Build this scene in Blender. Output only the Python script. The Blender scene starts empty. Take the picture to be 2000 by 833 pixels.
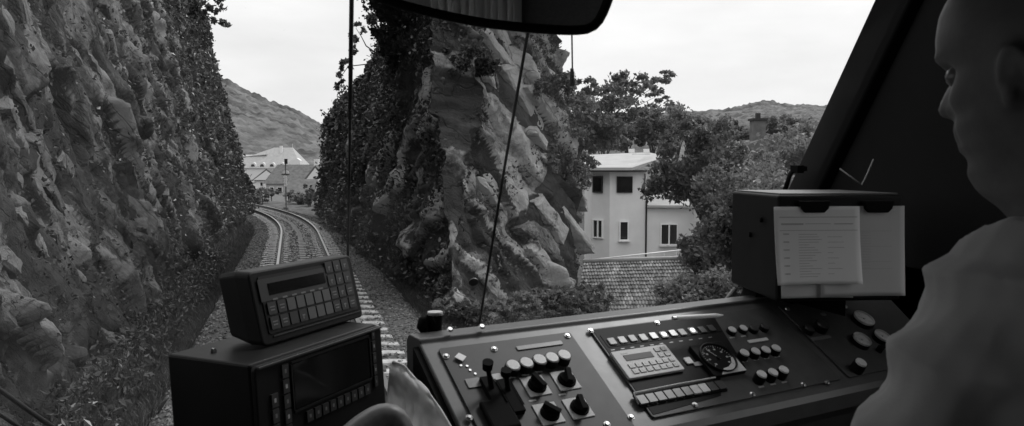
import bpy, bmesh, math, random
import numpy as np
from math import radians as R, sin, cos, pi
from mathutils import Vector, Matrix, noise

SC = bpy.context.scene
COL = SC.collection

# ------------------------------------------------------------------ camera, world, sun, exposure
CAM = Vector((0, 0, 2.7))
YAW, PITCH, FPX = 16.1, 3.3, 1500.0
cd = bpy.data.cameras.new('camera'); cam = bpy.data.objects.new('camera', cd); COL.objects.link(cam)
cam.location = CAM
cam.rotation_euler = (R(90 - PITCH), 0, R(-YAW))
cd.sensor_width = 36; cd.lens = 27; cd.clip_start = 0.05; cd.clip_end = 6000
cd.dof.use_dof = True; cd.dof.focus_distance = 9.0; cd.dof.aperture_fstop = 16
SC.camera = cam
SUN_EL, SUN_AZ, SUN_W = 48, 60, 1.0      # azimuth clockwise from the direction of travel
SKY_STRENGTH = 0.088
SC.view_settings.view_transform = 'Standard'; SC.view_settings.look = 'None'
SC.view_settings.gamma = 1; SC.view_settings.exposure = 0.5
try: SC.view_settings.use_curve_mapping = False
except Exception: pass
SC.cycles.use_denoising = True
SC.cycles.max_bounces = 8; SC.cycles.diffuse_bounces = 4; SC.cycles.transparent_max_bounces = 12
SC.cycles.sample_clamp_indirect = 4

w = bpy.data.worlds.new('World'); SC.world = w; w.use_nodes = True
nt = w.node_tree; nt.nodes.clear()
def wn(t): return nt.nodes.new(t)
sky = wn('ShaderNodeTexSky'); sky.sky_type = 'NISHITA'; sky.sun_disc = False
sky.sun_elevation = R(SUN_EL); sky.sun_rotation = R(SUN_AZ)
sky.dust_density = 3.0; sky.air_density = 1.0
bw = wn('ShaderNodeRGBToBW'); nt.links.new(sky.outputs[0], bw.inputs[0])
tc = wn('ShaderNodeTexCoord'); mp = wn('ShaderNodeMapping'); mp.inputs['Scale'].default_value = (1.2, 1.2, 4.5)
mp.inputs['Rotation'].default_value = (0.1, 0.05, 0.6)
ns = wn('ShaderNodeTexNoise'); ns.inputs['Scale'].default_value = 1.7; ns.inputs['Detail'].default_value = 7
ns.inputs['Roughness'].default_value = 0.55
nt.links.new(tc.outputs['Generated'], mp.inputs[0]); nt.links.new(mp.outputs[0], ns.inputs['Vector'])
mr = wn('ShaderNodeMapRange'); mr.inputs['From Min'].default_value = 0.3; mr.inputs['From Max'].default_value = 0.7
mr.inputs['To Min'].default_value = 6.5; mr.inputs['To Max'].default_value = 8.8       # thin cloud deck luminance
nt.links.new(ns.outputs['Fac'], mr.inputs['Value'])
mx = wn('ShaderNodeMix'); mx.inputs[0].default_value = 0.88
nt.links.new(bw.outputs[0], mx.inputs[2]); nt.links.new(mr.outputs[0], mx.inputs[3])
sx = wn('ShaderNodeSeparateXYZ'); nt.links.new(tc.outputs['Generated'], sx.inputs[0])
gm = wn('ShaderNodeMapRange'); gm.inputs['From Min'].default_value = 0.15; gm.inputs['From Max'].default_value = 1.0
gm.inputs['To Min'].default_value = 1.0; gm.inputs['To Max'].default_value = 2.3; nt.links.new(sx.outputs[2], gm.inputs['Value'])
ml = wn('ShaderNodeMath'); ml.operation = 'MULTIPLY'; nt.links.new(mx.outputs[0], ml.inputs[0]); nt.links.new(gm.outputs[0], ml.inputs[1])
bg = wn('ShaderNodeBackground'); bg.inputs['Strength'].default_value = SKY_STRENGTH
nt.links.new(ml.outputs[0], bg.inputs['Color'])
wo = wn('ShaderNodeOutputWorld'); nt.links.new(bg.outputs[0], wo.inputs[0])

sl = bpy.data.lights.new('sun', 'SUN'); sl.energy = SUN_W; sl.angle = R(14); sl.color = (1, 1, 1)
so = bpy.data.objects.new('sun', sl); COL.objects.link(so)
so.rotation_euler = (R(90 - SUN_EL), 0, R(180 - SUN_AZ))

RNG = np.random.default_rng(7); random.seed(7)

# ------------------------------------------------------------------ helpers
def nvec(p): return Vector((noise.noise(p + Vector((31.4, 7.7, 2.9))), noise.noise(p + Vector((-11.3, 19.6, 5.1))), noise.noise(p + Vector((3.7, -8.2, 23.5)))))
bpy.context.view_layer.update()
_M = cam.rotation_euler.to_matrix()
def ray(px, py): return _M @ Vector(((px - 1000) / FPX, (416.5 - py) / FPX, -1))
def P(px, py, d): return CAM + ray(px, py) * d
def on_plane(px, py, o, n):
    r = ray(px, py); t = (o - CAM).dot(n) / r.dot(n); return CAM + r * t
def on_z(px, py, z): return on_plane(px, py, Vector((0, 0, z)), Vector((0, 0, 1)))

def frame(o, u, n):
    u = Vector(u).normalized(); n = Vector(n).normalized(); v = n.cross(u).normalized(); n = u.cross(v)
    m = Matrix(((u.x, v.x, n.x, o.x), (u.y, v.y, n.y, o.y), (u.z, v.z, n.z, o.z), (0, 0, 0, 1)))
    return m
class Fr:
    """a flat working frame: pixel -> local (a, b) on its plane"""
    def __init__(s, o, u, n): s.m = frame(o, u, n); s.i = s.m.inverted(); s.o = Vector(o); s.n = s.m.col[2].to_3d()
    def L(s, px, py, h=0): 
        p = s.i @ on_plane(px, py, s.o + s.n * h, s.n); return Vector((p.x, p.y, h))

def tag(o, label, cat, group=None):
    if label: o['label'] = label
    if cat: o['category'] = cat
    if group: o['group'] = group
    return o
def kind(o, k): o['kind'] = k; return o
def thing(name, label, cat, m=None, group=None, loc=None):
    o = bpy.data.objects.new(name, None); COL.objects.link(o); o.empty_display_size = 0.1
    if m is not None: o.matrix_world = m
    if loc is not None: o.location = loc
    return tag(o, label, cat, group)

class MB:
    def __init__(s): s.v = []; s.f = []; s.m = []; s.cur = 0; s.sm = []; s.smooth = False
    def mat(s, i): s.cur = i; return s
    def add(s, vs, fs, smooth=None):
        b = len(s.v); s.v += [tuple(x) for x in vs]
        for f in fs: s.f.append(tuple(b + i for i in f)); s.m.append(s.cur); s.sm.append(s.smooth if smooth is None else smooth)
        return s
    def box(s, c, d, m=None):
        c = Vector(c); h = Vector(d) / 2; vs = []
        for z in (-1, 1):
            for y in (-1, 1):
                for x in (-1, 1):
                    q = Vector((x * h.x, y * h.y, z * h.z))
                    if m is not None: q = m @ q
                    vs.append(c + q)
        return s.add(vs, [(0, 2, 3, 1), (4, 5, 7, 6), (0, 1, 5, 4), (2, 6, 7, 3), (0, 4, 6, 2), (1, 3, 7, 5)], False)
    def prism(s, pts, ext):
        n = len(pts); e = Vector(ext); p = [Vector(q) for q in pts]
        a = sum(((p[i] - p[0]).cross(p[(i + 1) % n] - p[0]) for i in range(n)), Vector())
        if a.dot(e) < 0: p = p[::-1]
        vs = p + [q + e for q in p]
        fs = [tuple(range(n))[::-1], tuple(range(n, 2 * n))] + [(i, (i + 1) % n, n + (i + 1) % n, n + i) for i in range(n)]
        return s.add(vs, fs, False)
    def cyl(s, a, b, r0, r1=None, n=20, cap=True, smooth=True):
        a = Vector(a); b = Vector(b); r1 = r0 if r1 is None else r1
        d = (b - a).normalized(); t = Vector((0, 0, 1)) if abs(d.z) < .9 else Vector((1, 0, 0))
        x = d.cross(t).normalized(); y = d.cross(x)
        vs = [a + (x * cos(2*pi*i/n) + y * sin(2*pi*i/n)) * r0 for i in range(n)] + [b + (x * cos(2*pi*i/n) + y * sin(2*pi*i/n)) * r1 for i in range(n)]
        s.add(vs, [(i, (i+1) % n, n + (i+1) % n, n + i)[::-1] for i in range(n)], smooth)
        if cap:
            s.add(vs[:n], [tuple(range(n))], False); s.add(vs[n:], [tuple(range(n))[::-1]], False)
        return s
    def tube(s, pts, r, n=8, cap=True):
        pts = [Vector(p) for p in pts]; rs = r if isinstance(r, (list, tuple)) else [r] * len(pts)
        b = len(s.v); up = None; rings = []
        for k, p in enumerate(pts):
            d = (pts[min(k+1, len(pts)-1)] - pts[max(k-1, 0)]).normalized()
            if up is None: up = Vector((0, 0, 1)) if abs(d.z) < .9 else Vector((1, 0, 0))
            x = d.cross(up).normalized(); up = x.cross(d).normalized()
            rings.append([p + (x * cos(2*pi*i/n) + up * sin(2*pi*i/n)) * rs[k] for i in range(n)])
        vs = [q for rg in rings for q in rg]; fs = []
        for k in range(len(pts) - 1):
            for i in range(n): fs.append((k*n+i, k*n+(i+1) % n, (k+1)*n+(i+1) % n, (k+1)*n+i))
        if cap: fs += [tuple(range(n))[::-1], tuple((len(pts)-1)*n+i for i in range(n))]
        return s.add(vs, fs, True)
    def build(s, name, mats, parent=None, bevel=0, seg=2, loc=None, solid=0):
        me = bpy.data.meshes.new(name); me.from_pydata(s.v, [], s.f)
        mats = mats if isinstance(mats, (list, tuple)) else [mats]
        for m in mats: me.materials.append(m)
        me.polygons.foreach_set('material_index', s.m); me.polygons.foreach_set('use_smooth', s.sm)
        me.validate(); me.update()
        o = bpy.data.objects.new(name, me); COL.objects.link(o)
        if parent is not None: o.parent = parent
        if loc is not None: o.location = loc
        if solid:
            k = o.modifiers.new('solid', 'SOLIDIFY'); k.thickness = solid
        if bevel:
            k = o.modifiers.new('bevel', 'BEVEL'); k.width = bevel; k.segments = seg; k.limit_method = 'ANGLE'; k.angle_limit = R(40)
            k.harden_normals = False
        return o
def rrect(x0, y0, x1, y1, r, z=0, n=5):
    out = []
    for cx, cy, a in ((x1-r, y1-r, 0), (x0+r, y1-r, 90), (x0+r, y0+r, 180), (x1-r, y0+r, 270)):
        for k in range(n+1):
            t = R(a + 90*k/n); out.append(Vector((cx + r*cos(t), cy + r*sin(t), z)))
    return out
def mesh_np(name, V, F, mats, parent=None, smooth=False, attrs=None):
    me = bpy.data.meshes.new(name); V = np.asarray(V, np.float32); F = np.asarray(F, np.int32); k = F.shape[1]
    me.vertices.add(len(V)); me.vertices.foreach_set('co', V.ravel())
    me.loops.add(F.size); me.loops.foreach_set('vertex_index', F.ravel())
    me.polygons.add(len(F)); me.polygons.foreach_set('loop_start', np.arange(0, F.size, k, dtype=np.int32))
    me.polygons.foreach_set('use_smooth', np.full(len(F), smooth))
    for m in (mats if isinstance(mats, (list, tuple)) else [mats]): me.materials.append(m)
    me.update(calc_edges=True)
    for a, vals in (attrs or {}).items():
        at = me.attributes.new(a, 'FLOAT', 'POINT'); at.data.foreach_set('value', np.asarray(vals, np.float32))
    o = bpy.data.objects.new(name, me); COL.objects.link(o)
    if parent is not None: o.parent = parent
    return o
def grid_faces(nu, nv, flip=False):
    i = np.arange(nu-1)[:, None]; j = np.arange(nv-1)[None, :]
    a = (i*nv + j).ravel(); F = np.stack([a, a+nv, a+nv+1, a+1], 1)
    return F[:, ::-1] if flip else F
def leaves(name, C, size, mat, parent=None, flat=0.0, elong=1.7, rng=None):
    """a small bent leaf at every point of C"""
    rng = rng or RNG; n = len(C); C = np.asarray(C, float)
    d = rng.normal(size=(n, 3)); d /= np.linalg.norm(d, axis=1)[:, None]
    e = rng.normal(size=(n, 3)); e -= (e*d).sum(1)[:, None]*d; e /= np.linalg.norm(e, axis=1)[:, None]
    if flat: d[:, 2] *= (1-flat); e[:, 2] *= (1-flat)
    s = (size if np.ndim(size) else np.full(n, size)) * rng.uniform(.6, 1.4, n)
    d *= (s*elong/2)[:, None]; e *= (s/2)[:, None]
    nn = np.cross(d, e); nn /= (np.linalg.norm(nn, axis=1)[:, None] + 1e-9); nn *= (s*.18)[:, None]
    V = np.stack([C-d, C+e+nn, C+d, C-e+nn], 1).reshape(-1, 3)
    F = np.arange(4*n).reshape(-1, 4)
    return mesh_np(name, V, F, mat, parent)

# strata of the rock: along the beds (dipping to the right and ahead), across, and normal to them
SA = Vector((.45, .52, -.72)).normalized(); SC_ = Vector((.50, .55, .62)); SC_ = (SC_ - SA*SC_.dot(SA)).normalized(); SB = SA.cross(SC_)
# ------------------------------------------------------------------ materials (the photograph is black and white)
def g3(v): return (v, v, v, 1)
def mat(name, g, rough=.6, spec=.5, metal=0, g2=None, scale=8, detail=5, bump=0, bscale=None, rr=0, emit=0, coat=0, dist=.01, obj=True):
    m = bpy.data.materials.new(name); m.use_nodes = True; t = m.node_tree; b = t.nodes['Principled BSDF']
    b.inputs['Base Color'].default_value = g3(g); b.inputs['Roughness'].default_value = rough
    b.inputs['Metallic'].default_value = metal; b.inputs['Specular IOR Level'].default_value = spec
    if coat: b.inputs['Coat Weight'].default_value = coat
    if emit: b.inputs['Emission Color'].default_value = g3(1); b.inputs['Emission Strength'].default_value = emit
    c = t.nodes.new('ShaderNodeTexCoord'); out = c.outputs['Object' if obj else 'Generated']
    if g2 is not None:
        n = t.nodes.new('ShaderNodeTexNoise'); n.inputs['Scale'].default_value = scale; n.inputs['Detail'].default_value = detail
        n.inputs['Roughness'].default_value = .6
        t.links.new(out, n.inputs['Vector'])
        r = t.nodes.new('ShaderNodeValToRGB'); r.color_ramp.elements[0].position = .35; r.color_ramp.elements[1].position = .65
        r.color_ramp.elements[0].color = g3(g); r.color_ramp.elements[1].color = g3(g2)
        t.links.new(n.outputs['Fac'], r.inputs[0]); t.links.new(r.outputs[0], b.inputs['Base Color'])
        if rr:
            q = t.nodes.new('ShaderNodeMapRange'); q.inputs['To Min'].default_value = rough-rr; q.inputs['To Max'].default_value = rough+rr
            t.links.new(n.outputs['Fac'], q.inputs['Value']); t.links.new(q.outputs[0], b.inputs['Roughness'])
    if bump:
        n = t.nodes.new('ShaderNodeTexNoise'); n.inputs['Scale'].default_value = bscale or scale; n.inputs['Detail'].default_value = 6
        t.links.new(out, n.inputs['Vector'])
        k = t.nodes.new('ShaderNodeBump'); k.inputs['Strength'].default_value = bump; k.inputs['Distance'].default_value = dist
        t.links.new(n.outputs['Fac'], k.inputs['Height']); t.links.new(k.outputs[0], b.inputs['Normal'])
    return m
def leafmat(name, lo, hi, spec=.4, rough=.45):
    m = bpy.data.materials.new(name); m.use_nodes = True; t = m.node_tree; b = t.nodes['Principled BSDF']
    g = t.nodes.new('ShaderNodeNewGeometry'); r = t.nodes.new('ShaderNodeValToRGB')
    r.color_ramp.elements[0].color = g3(lo); r.color_ramp.elements[1].color = g3(hi)
    t.links.new(g.outputs['Random Per Island'], r.inputs[0])
    n = t.nodes.new('ShaderNodeTexNoise'); n.inputs['Scale'].default_value = .8; n.inputs['Detail'].default_value = 3
    c = t.nodes.new('ShaderNodeTexCoord'); t.links.new(c.outputs['Object'], n.inputs['Vector'])
    q = t.nodes.new('ShaderNodeMapRange'); q.inputs['From Min'].default_value = .3; q.inputs['From Max'].default_value = .7
    q.inputs['To Min'].default_value = .55; q.inputs['To Max'].default_value = 1.5; t.links.new(n.outputs['Fac'], q.inputs['Value'])
    x = t.nodes.new('ShaderNodeVectorMath'); x.operation = 'SCALE'
    t.links.new(r.outputs[0], x.inputs[0]); t.links.new(q.outputs[0], x.inputs['Scale'])
    t.links.new(x.outputs[0], b.inputs['Base Color'])
    b.inputs['Roughness'].default_value = rough; b.inputs['Specular IOR Level'].default_value = spec
    tr = t.nodes.new('ShaderNodeBsdfTranslucent'); t.links.new(x.outputs[0], tr.inputs[0])
    ms = t.nodes.new('ShaderNodeMixShader'); ms.inputs[0].default_value = .45
    t.links.new(b.outputs[0], ms.inputs[1]); t.links.new(tr.outputs[0], ms.inputs[2])
    t.links.new(ms.outputs[0], t.nodes['Material Output'].inputs[0])
    return m
def rockmat(name, lo, hi, moss):
    m = bpy.data.materials.new(name); m.use_nodes = True; t = m.node_tree; b = t.nodes['Principled BSDF']
    L = t.links.new; N = t.nodes.new
    c = N('ShaderNodeTexCoord')
    def nz(s, d=6, r=.6, vec=None):
        n = N('ShaderNodeTexNoise'); n.inputs['Scale'].default_value = s; n.inputs['Detail'].default_value = d; n.inputs['Roughness'].default_value = r
        L(vec or c.outputs['Object'], n.inputs['Vector']); return n
    mp = N('ShaderNodeCombineXYZ')
    for i_, (ax, sc_) in enumerate(((SA, .45), (SB, .6), (SC_, 1.5))):
        dt = N('ShaderNodeVectorMath'); dt.operation = 'DOT_PRODUCT'; L(c.outputs['Object'], dt.inputs[0]); dt.inputs[1].default_value = tuple(ax*sc_)
        L(dt.outputs['Value'], mp.inputs[i_])
    n1 = nz(1.3, 8, .65, mp.outputs[0]); n2 = nz(9, 6, .7)
    at = N('ShaderNodeAttribute'); at.attribute_name = 'tone'
    av = N('ShaderNodeAttribute'); av.attribute_name = 'moss'
    ma = N('ShaderNodeMath'); ma.operation = 'MULTIPLY_ADD'; L(at.outputs['Fac'], ma.inputs[0]); ma.inputs[1].default_value = .75; L(n1.outputs['Fac'], ma.inputs[2])
    mb = N('ShaderNodeMath'); mb.operation = 'MULTIPLY_ADD'; L(n2.outputs['Fac'], mb.inputs[0]); mb.inputs[1].default_value = .6; L(ma.outputs[0], mb.inputs[2])
    mz_ = N('ShaderNodeMapRange'); mz_.inputs['From Min'].default_value = .70; mz_.inputs['From Max'].default_value = 1.12; L(mb.outputs[0], mz_.inputs['Value'])
    r = N('ShaderNodeValToRGB')
    r.color_ramp.elements[0].color = g3(lo); r.color_ramp.elements[1].color = g3(hi)
    L(mz_.outputs[0], r.inputs[0])
    n3 = nz(2.3, 7, .7); mc = N('ShaderNodeMath'); mc.operation = 'ADD'; L(av.outputs['Fac'], mc.inputs[0]); L(n3.outputs['Fac'], mc.inputs[1])
    q = N('ShaderNodeMapRange'); q.inputs['From Min'].default_value = .72; q.inputs['From Max'].default_value = .84; L(mc.outputs[0], q.inputs['Value'])
    mm = N('ShaderNodeMix'); mm.data_type = 'RGBA'; L(q.outputs[0], mm.inputs[0]); L(r.outputs[0], mm.inputs[6]); mm.inputs[7].default_value = g3(moss)
    wr = N('ShaderNodeTexNoise'); wr.inputs['Scale'].default_value = 1.6; wr.inputs['Detail'].default_value = 4; L(mp.outputs[0], wr.inputs['Vector'])
    wa = N('ShaderNodeVectorMath'); wa.operation = 'MULTIPLY_ADD'; L(wr.outputs['Color'], wa.inputs[0]); wa.inputs[1].default_value = (.7, .7, .7); L(mp.outputs[0], wa.inputs[2])
    def crack(sc, w_):
        v = N('ShaderNodeTexVoronoi'); v.feature = 'DISTANCE_TO_EDGE'; v.inputs['Scale'].default_value = sc; L(wa.outputs[0], v.inputs['Vector'])
        q_ = N('ShaderNodeMapRange'); q_.inputs['From Max'].default_value = w_; L(v.outputs['Distance'], q_.inputs['Value']); return q_
    k1, k2 = crack(.8, .02), crack(3.1, .012)
    km = N('ShaderNodeMath'); km.operation = 'MULTIPLY'; L(k1.outputs[0], km.inputs[0]); L(k2.outputs[0], km.inputs[1])
    kr = N('ShaderNodeMapRange'); kr.inputs['To Min'].default_value = .5; L(km.outputs[0], kr.inputs['Value'])
    kx = N('ShaderNodeVectorMath'); kx.operation = 'SCALE'; L(mm.outputs[2], kx.inputs[0]); L(kr.outputs[0], kx.inputs['Scale'])
    L(kx.outputs[0], b.inputs['Base Color'])
    b.inputs['Roughness'].default_value = .85; b.inputs['Specular IOR Level'].default_value = .25
    n4 = nz(4, 10, .78, mp.outputs[0]); k = N('ShaderNodeBump'); k.inputs['Strength'].default_value = 1.0; k.inputs['Distance'].default_value = .13
    n5 = nz(22, 6, .8); a5 = N('ShaderNodeMath'); a5.operation = 'MULTIPLY_ADD'; L(n5.outputs['Fac'], a5.inputs[0]); a5.inputs[1].default_value = .35; L(n4.outputs['Fac'], a5.inputs[2])
    a6 = N('ShaderNodeMath'); a6.operation = 'MULTIPLY_ADD'; L(km.outputs[0], a6.inputs[0]); a6.inputs[1].default_value = .2; L(a5.outputs[0], a6.inputs[2])
    L(a6.outputs[0], k.inputs['Height']); L(k.outputs[0], b.inputs['Normal'])
    return m
M = dict(
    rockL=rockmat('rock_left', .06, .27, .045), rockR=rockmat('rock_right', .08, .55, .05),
    ivy=leafmat('ivy_leaf', .025, .085, .6, .3), ivy2=leafmat('ivy_leaf_pale', .05, .14), leaf=leafmat('tree_leaf', .09, .24), grass=leafmat('grass_blade', .035, .09, .3),
    leafd=leafmat('tree_leaf_dark', .07, .18),
    bark=mat('bark', .05, .9, .2, g2=.1, scale=12, bump=.6), ground=mat('ground_soil', .05, .95, .1, g2=.11, scale=1.5, bump=.7, bscale=6, dist=.05),
    ballast=mat('ballast_bed', .05, .9, .2, g2=.13, scale=14, bump=1, bscale=22, dist=.04), stone=leafmat('ballast_stone', .09, .33, .3, .8),
    sleeper=mat('concrete_sleeper', .26, .85, .2, g2=.5, scale=9, bump=.3), rail=mat('rail_side', .035, .6, .5, metal=.3), railtop=mat('rail_top', .30, .42, .5, metal=1),
    hill=mat('hill_wood', .045, .95, .1, g2=.16, scale=.045, detail=12, bump=1, bscale=.12, dist=5), 
    wallw=mat('render_white', .62, .85, .2, g2=.7, scale=.8, bump=.05), wallg=mat('render_grey', .36, .85, .2, g2=.42, scale=.8),
    walll=mat('render_cream', .6, .8, .2), roofg=mat('roof_grey', .2, .8, .3, g2=.26, scale=2), roofd=mat('roof_dark', .07, .8, .3, g2=.12, scale=2, bump=.3, bscale=6),
    roofl=mat('roof_pale', .3, .7, .3, g2=.36, scale=1.5), tile=leafmat('roof_tile', .18, .44, .4, .7),
    glassd=mat('window_glass', .012, .08, .6), framew=mat('window_frame', .75, .5), wood=mat('dark_timber', .03, .8, .2), metalw=mat('white_metal', .75, .4),
    black=mat('black_plastic', .004, .5, .16, g2=.007, scale=14, rr=.08), blackm=mat('black_matt', .004, .8, .1), rubber=mat('rubber', .01, .65, .3),
    cons=mat('console_panel', .030, .5, .28, g2=.040, scale=40, rr=.05, bump=.03, bscale=400, dist=.001), consd=mat('console_inset', .004, .55, .1), consg=mat('console_panel_grey', .055, .5, .3, g2=.068, scale=40, rr=.05), radkey2=mat('radio_key_pale', .085, .5, .3), consb=mat('console_body', .065, .4, .45, g2=.08, scale=30, rr=.06, bump=.04, bscale=300, dist=.001),
    cap=mat('button_cap', .62, .45, .3, g2=.52, scale=200), capd=mat('button_dark', .05, .3, .5), pale=mat('pale_plate', .44, .5, .3, g2=.5, scale=60), key=mat('grey_key', .13, .4, .4, g2=.17, scale=90), keyl=mat('pale_key', .4, .4), lcd=mat('lcd', .12, .6, .2),
    lit=mat('lit_lamp', .8, .3, emit=.9), chrome=mat('chrome', .45, .3, metal=1), tagw=mat('white_tag', .8, .6), 
    radkey=mat('radio_key', .032, .45, .35, g2=.03, scale=90), radplate=mat('radio_plate', .011, .4, .3), screen=mat('dark_screen', .01, .12, .5), mark=mat('key_mark', .35, .5),
    paper=mat('paper', .72, .8, .2), paper2=mat('paper_grey', .5, .8, .2), ink=mat('ink', .10, .8, .2), inkp=mat('ink_pale', .42, .8, .2),
    cloth=mat('pale_cloth', .42, .85, .2, g2=.52, scale=14, bump=.2, bscale=30), leather=mat('armrest', .03, .4, .4, g2=.04, scale=60),
    skin=mat('skin', .10, .5, .3, g2=.14, scale=18, bump=.1, bscale=120, dist=.002), hair=mat('hair', .06, .7, .3, bump=.5, bscale=200, dist=.002), shirt=mat('shirt_cloth', .36, .9, .1, g2=.40, scale=10, bump=.15, bscale=500, dist=.001), trouser=mat('trouser_cloth', .02, .9, .15), eye=mat('eye', .16, .3),
    cab=mat('cab_lining', .006, .7, .15, g2=.008, scale=6), cabd=mat('cab_dark', .003, .8, .1), curtain=mat('curtain_cloth', .8, .9, .1), mirror=mat('mirror_glass', .75, .02, metal=1),
    floor=mat('cab_floor', .03, .6, .3, g2=.045, scale=20), signal=mat('signal_grey', .12, .6), path=mat('path_gravel', .28, .95, .1, g2=.36, scale=3, bump=.3))
def glassmat(name, k=.05, tint=1.0):
    m = bpy.data.materials.new(name); m.use_nodes = True; t = m.node_tree; t.nodes.clear(); N = t.nodes.new; L = t.links.new
    tr = N('ShaderNodeBsdfTransparent'); tr.inputs[0].default_value = g3(tint); gl = N('ShaderNodeBsdfGlossy'); gl.inputs['Roughness'].default_value = .0
    fr = N('ShaderNodeLayerWeight'); fr.inputs[0].default_value = .08; mu = N('ShaderNodeMath'); mu.operation = 'MULTIPLY'; mu.inputs[1].default_value = k*10
    L(fr.outputs['Fresnel'], mu.inputs[0]); ms = N('ShaderNodeMixShader'); L(mu.outputs[0], ms.inputs[0]); L(tr.outputs[0], ms.inputs[1]); L(gl.outputs[0], ms.inputs[2])
    tc_ = N('ShaderNodeTexCoord'); n1 = N('ShaderNodeTexNoise'); n1.inputs['Scale'].default_value = 3; n1.inputs['Detail'].default_value = 6; L(tc_.outputs['Object'], n1.inputs['Vector'])
    v1 = N('ShaderNodeTexVoronoi'); v1.inputs['Scale'].default_value = 42; L(tc_.outputs['Object'], v1.inputs['Vector'])
    q1 = N('ShaderNodeMapRange'); q1.inputs['From Min'].default_value = .4; q1.inputs['From Max'].default_value = .8; q1.inputs['To Max'].default_value = .045; L(n1.outputs['Fac'], q1.inputs['Value'])
    q2 = N('ShaderNodeMapRange'); q2.inputs['From Min'].default_value = .06; q2.inputs['From Max'].default_value = .03; q2.inputs['To Max'].default_value = .12; L(v1.outputs['Distance'], q2.inputs['Value'])
    ad = N('ShaderNodeMath'); ad.operation = 'ADD'; L(q1.outputs[0], ad.inputs[0]); L(q2.outputs[0], ad.inputs[1])
    df_ = N('ShaderNodeBsdfTranslucent'); df_.inputs[0].default_value = g3(.35); m2 = N('ShaderNodeMixShader'); L(ad.outputs[0], m2.inputs[0]); L(ms.outputs[0], m2.inputs[1]); L(df_.outputs[0], m2.inputs[2])
    o = N('ShaderNodeOutputMaterial'); L(m2.outputs[0], o.inputs[0]); return m
M['glass'] = glassmat('pane_glass', .04, .97)

# ------------------------------------------------------------------ ground and track
TX = 0.37
def track(s):
    """centre line: straight, then a left-hand curve; s = distance from the camera"""
    y0, Rr = 33.0, 112.0
    if s < y0: return Vector((TX, s, 0)), Vector((0, 1, 0))
    a = min((s-y0)/Rr, 1.1); p = Vector((TX - Rr*(1-cos(a)), y0 + Rr*sin(a), 0)); t = Vector((-sin(a), cos(a), 0))
    if (s-y0)/Rr > 1.1: p += t*(s-y0-1.1*Rr)
    return p, t
TP = np.array([track(s)[0][:2] for s in np.arange(-20, 240, 1.0)])
def sstep(a, b, x): 
    t = np.clip((x-a)/(b-a), 0, 1); return t*t*(3-2*t)
def gz(x, y):
    x = np.asarray(x, float); y = np.asarray(y, float)
    d = np.full(x.shape, 1e9); sg = np.zeros(x.shape)
    for (a, b), (c, e) in zip(TP[:-1], TP[1:]):
        vx, vy = c-a, e-b; ll = vx*vx+vy*vy; t = np.clip(((x-a)*vx+(y-b)*vy)/ll, 0, 1)
        qx, qy = x-a-t*vx, y-b-t*vy; q = np.hypot(qx, qy); m = q < d
        d = np.where(m, q, d); sg = np.where(m, np.sign(vy*qx - vx*qy), sg)
    off = d*sg
    z = np.where(np.abs(off) < 1.75, -.24, -.24 - np.minimum((np.abs(off)-1.75)*.55, .28))
    right = sstep(3.2, 16, off)*sstep(70, 40, y)
    z = z - right*5.2 - .25*sstep(3, 4, off)*sstep(70, 40, y)
    z = z + .25*sstep(2.2, 2.9, -off)*sstep(64, 54, y)
    far = sstep(60, 130, y)*sstep(4, 18, np.abs(off)); z = z - far*2.2
    z = z - 3*sstep(20, 60, off)*sstep(90, 40, y)
    return z, off
def axis(a, b, fine0, fine1, st):
    core = np.arange(fine0, fine1, st); lo = fine0 - np.geomspace(st, fine0-a, 40)[::-1]; hi = fine1 + np.geomspace(st, b-fine1, 40)
    return np.concatenate([lo, core, hi])
gx = axis(-4000, 4000, -8, 30, .35); gy = axis(-300, 4500, -6, 70, .5)
X, Y = np.meshgrid(gx, gy, indexing='ij'); Z, OFF = gz(X.ravel(), Y.ravel())
xx, yy = X.ravel(), Y.ravel()
nzv = np.array([noise.fractal(Vector((a*.5, b*.5, 0)), 1, 2, 3) if abs(a) < 60 and b < 120 else 0 for a, b in zip(xx, yy)])
Z = Z + nzv*.16*sstep(2.6, 4, np.abs(OFF))
g = mesh_np('ground', np.stack([xx, yy, Z], 1), grid_faces(len(gx), len(gy)), M['ground'], smooth=True); kind(g, 'structure')
# ballast bed, a few mm over the ground
S = np.concatenate([np.arange(2, 70, .5), np.arange(70, 150, 3)]); O = np.array([-2.15, -1.95, -1.75, -1.3, 0, 1.3, 1.75, 2.0, 2.35])
V = []
for s in S:
    p, t = track(s); nn = Vector((t.y, -t.x, 0))
    for o in O:
        q = p + nn*o; h = -.215 if abs(o) < 1.8 else -.215 - (abs(o)-1.75)*.5; V.append((q.x, q.y, h + .015))
b = mesh_np('ballast', V, grid_faces(len(S), len(O), True), M['ballast'], smooth=True); kind(b, 'structure')
# loose stones
n = 26000
s_ = 6 + 54*RNG.random(n)**1.8; o_ = RNG.uniform(-2.5, 2.5, n); 
keep = (np.abs(o_) > .1); s_, o_ = s_[keep], o_[keep]; n = len(s_)
pp = [track(s) for s in s_]
cx = np.array([p.x + t.y*o for (p, t), o in zip(pp, o_)]); cy = np.array([p.y - t.x*o for (p, t), o in zip(pp, o_)])
cz = np.where(np.abs(o_) < 1.75, -.21, -.21 - (np.abs(o_)-1.75)*.5) + .015
base = np.array([(1,0,0),(-1,0,0),(0,1,0),(0,-1,0),(0,0,1),(0,0,-1)], float)
fo = np.array([(0,2,4),(2,1,4),(1,3,4),(3,0,4),(2,0,5),(1,2,5),(3,1,5),(0,3,5)])
rad = RNG.uniform(.018, .042, n)
VV = base[None]*RNG.uniform(.6, 1.3, (n, 6, 1)); ang = RNG.uniform(0, 6.28, n); ca, sa = np.cos(ang), np.sin(ang)
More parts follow.
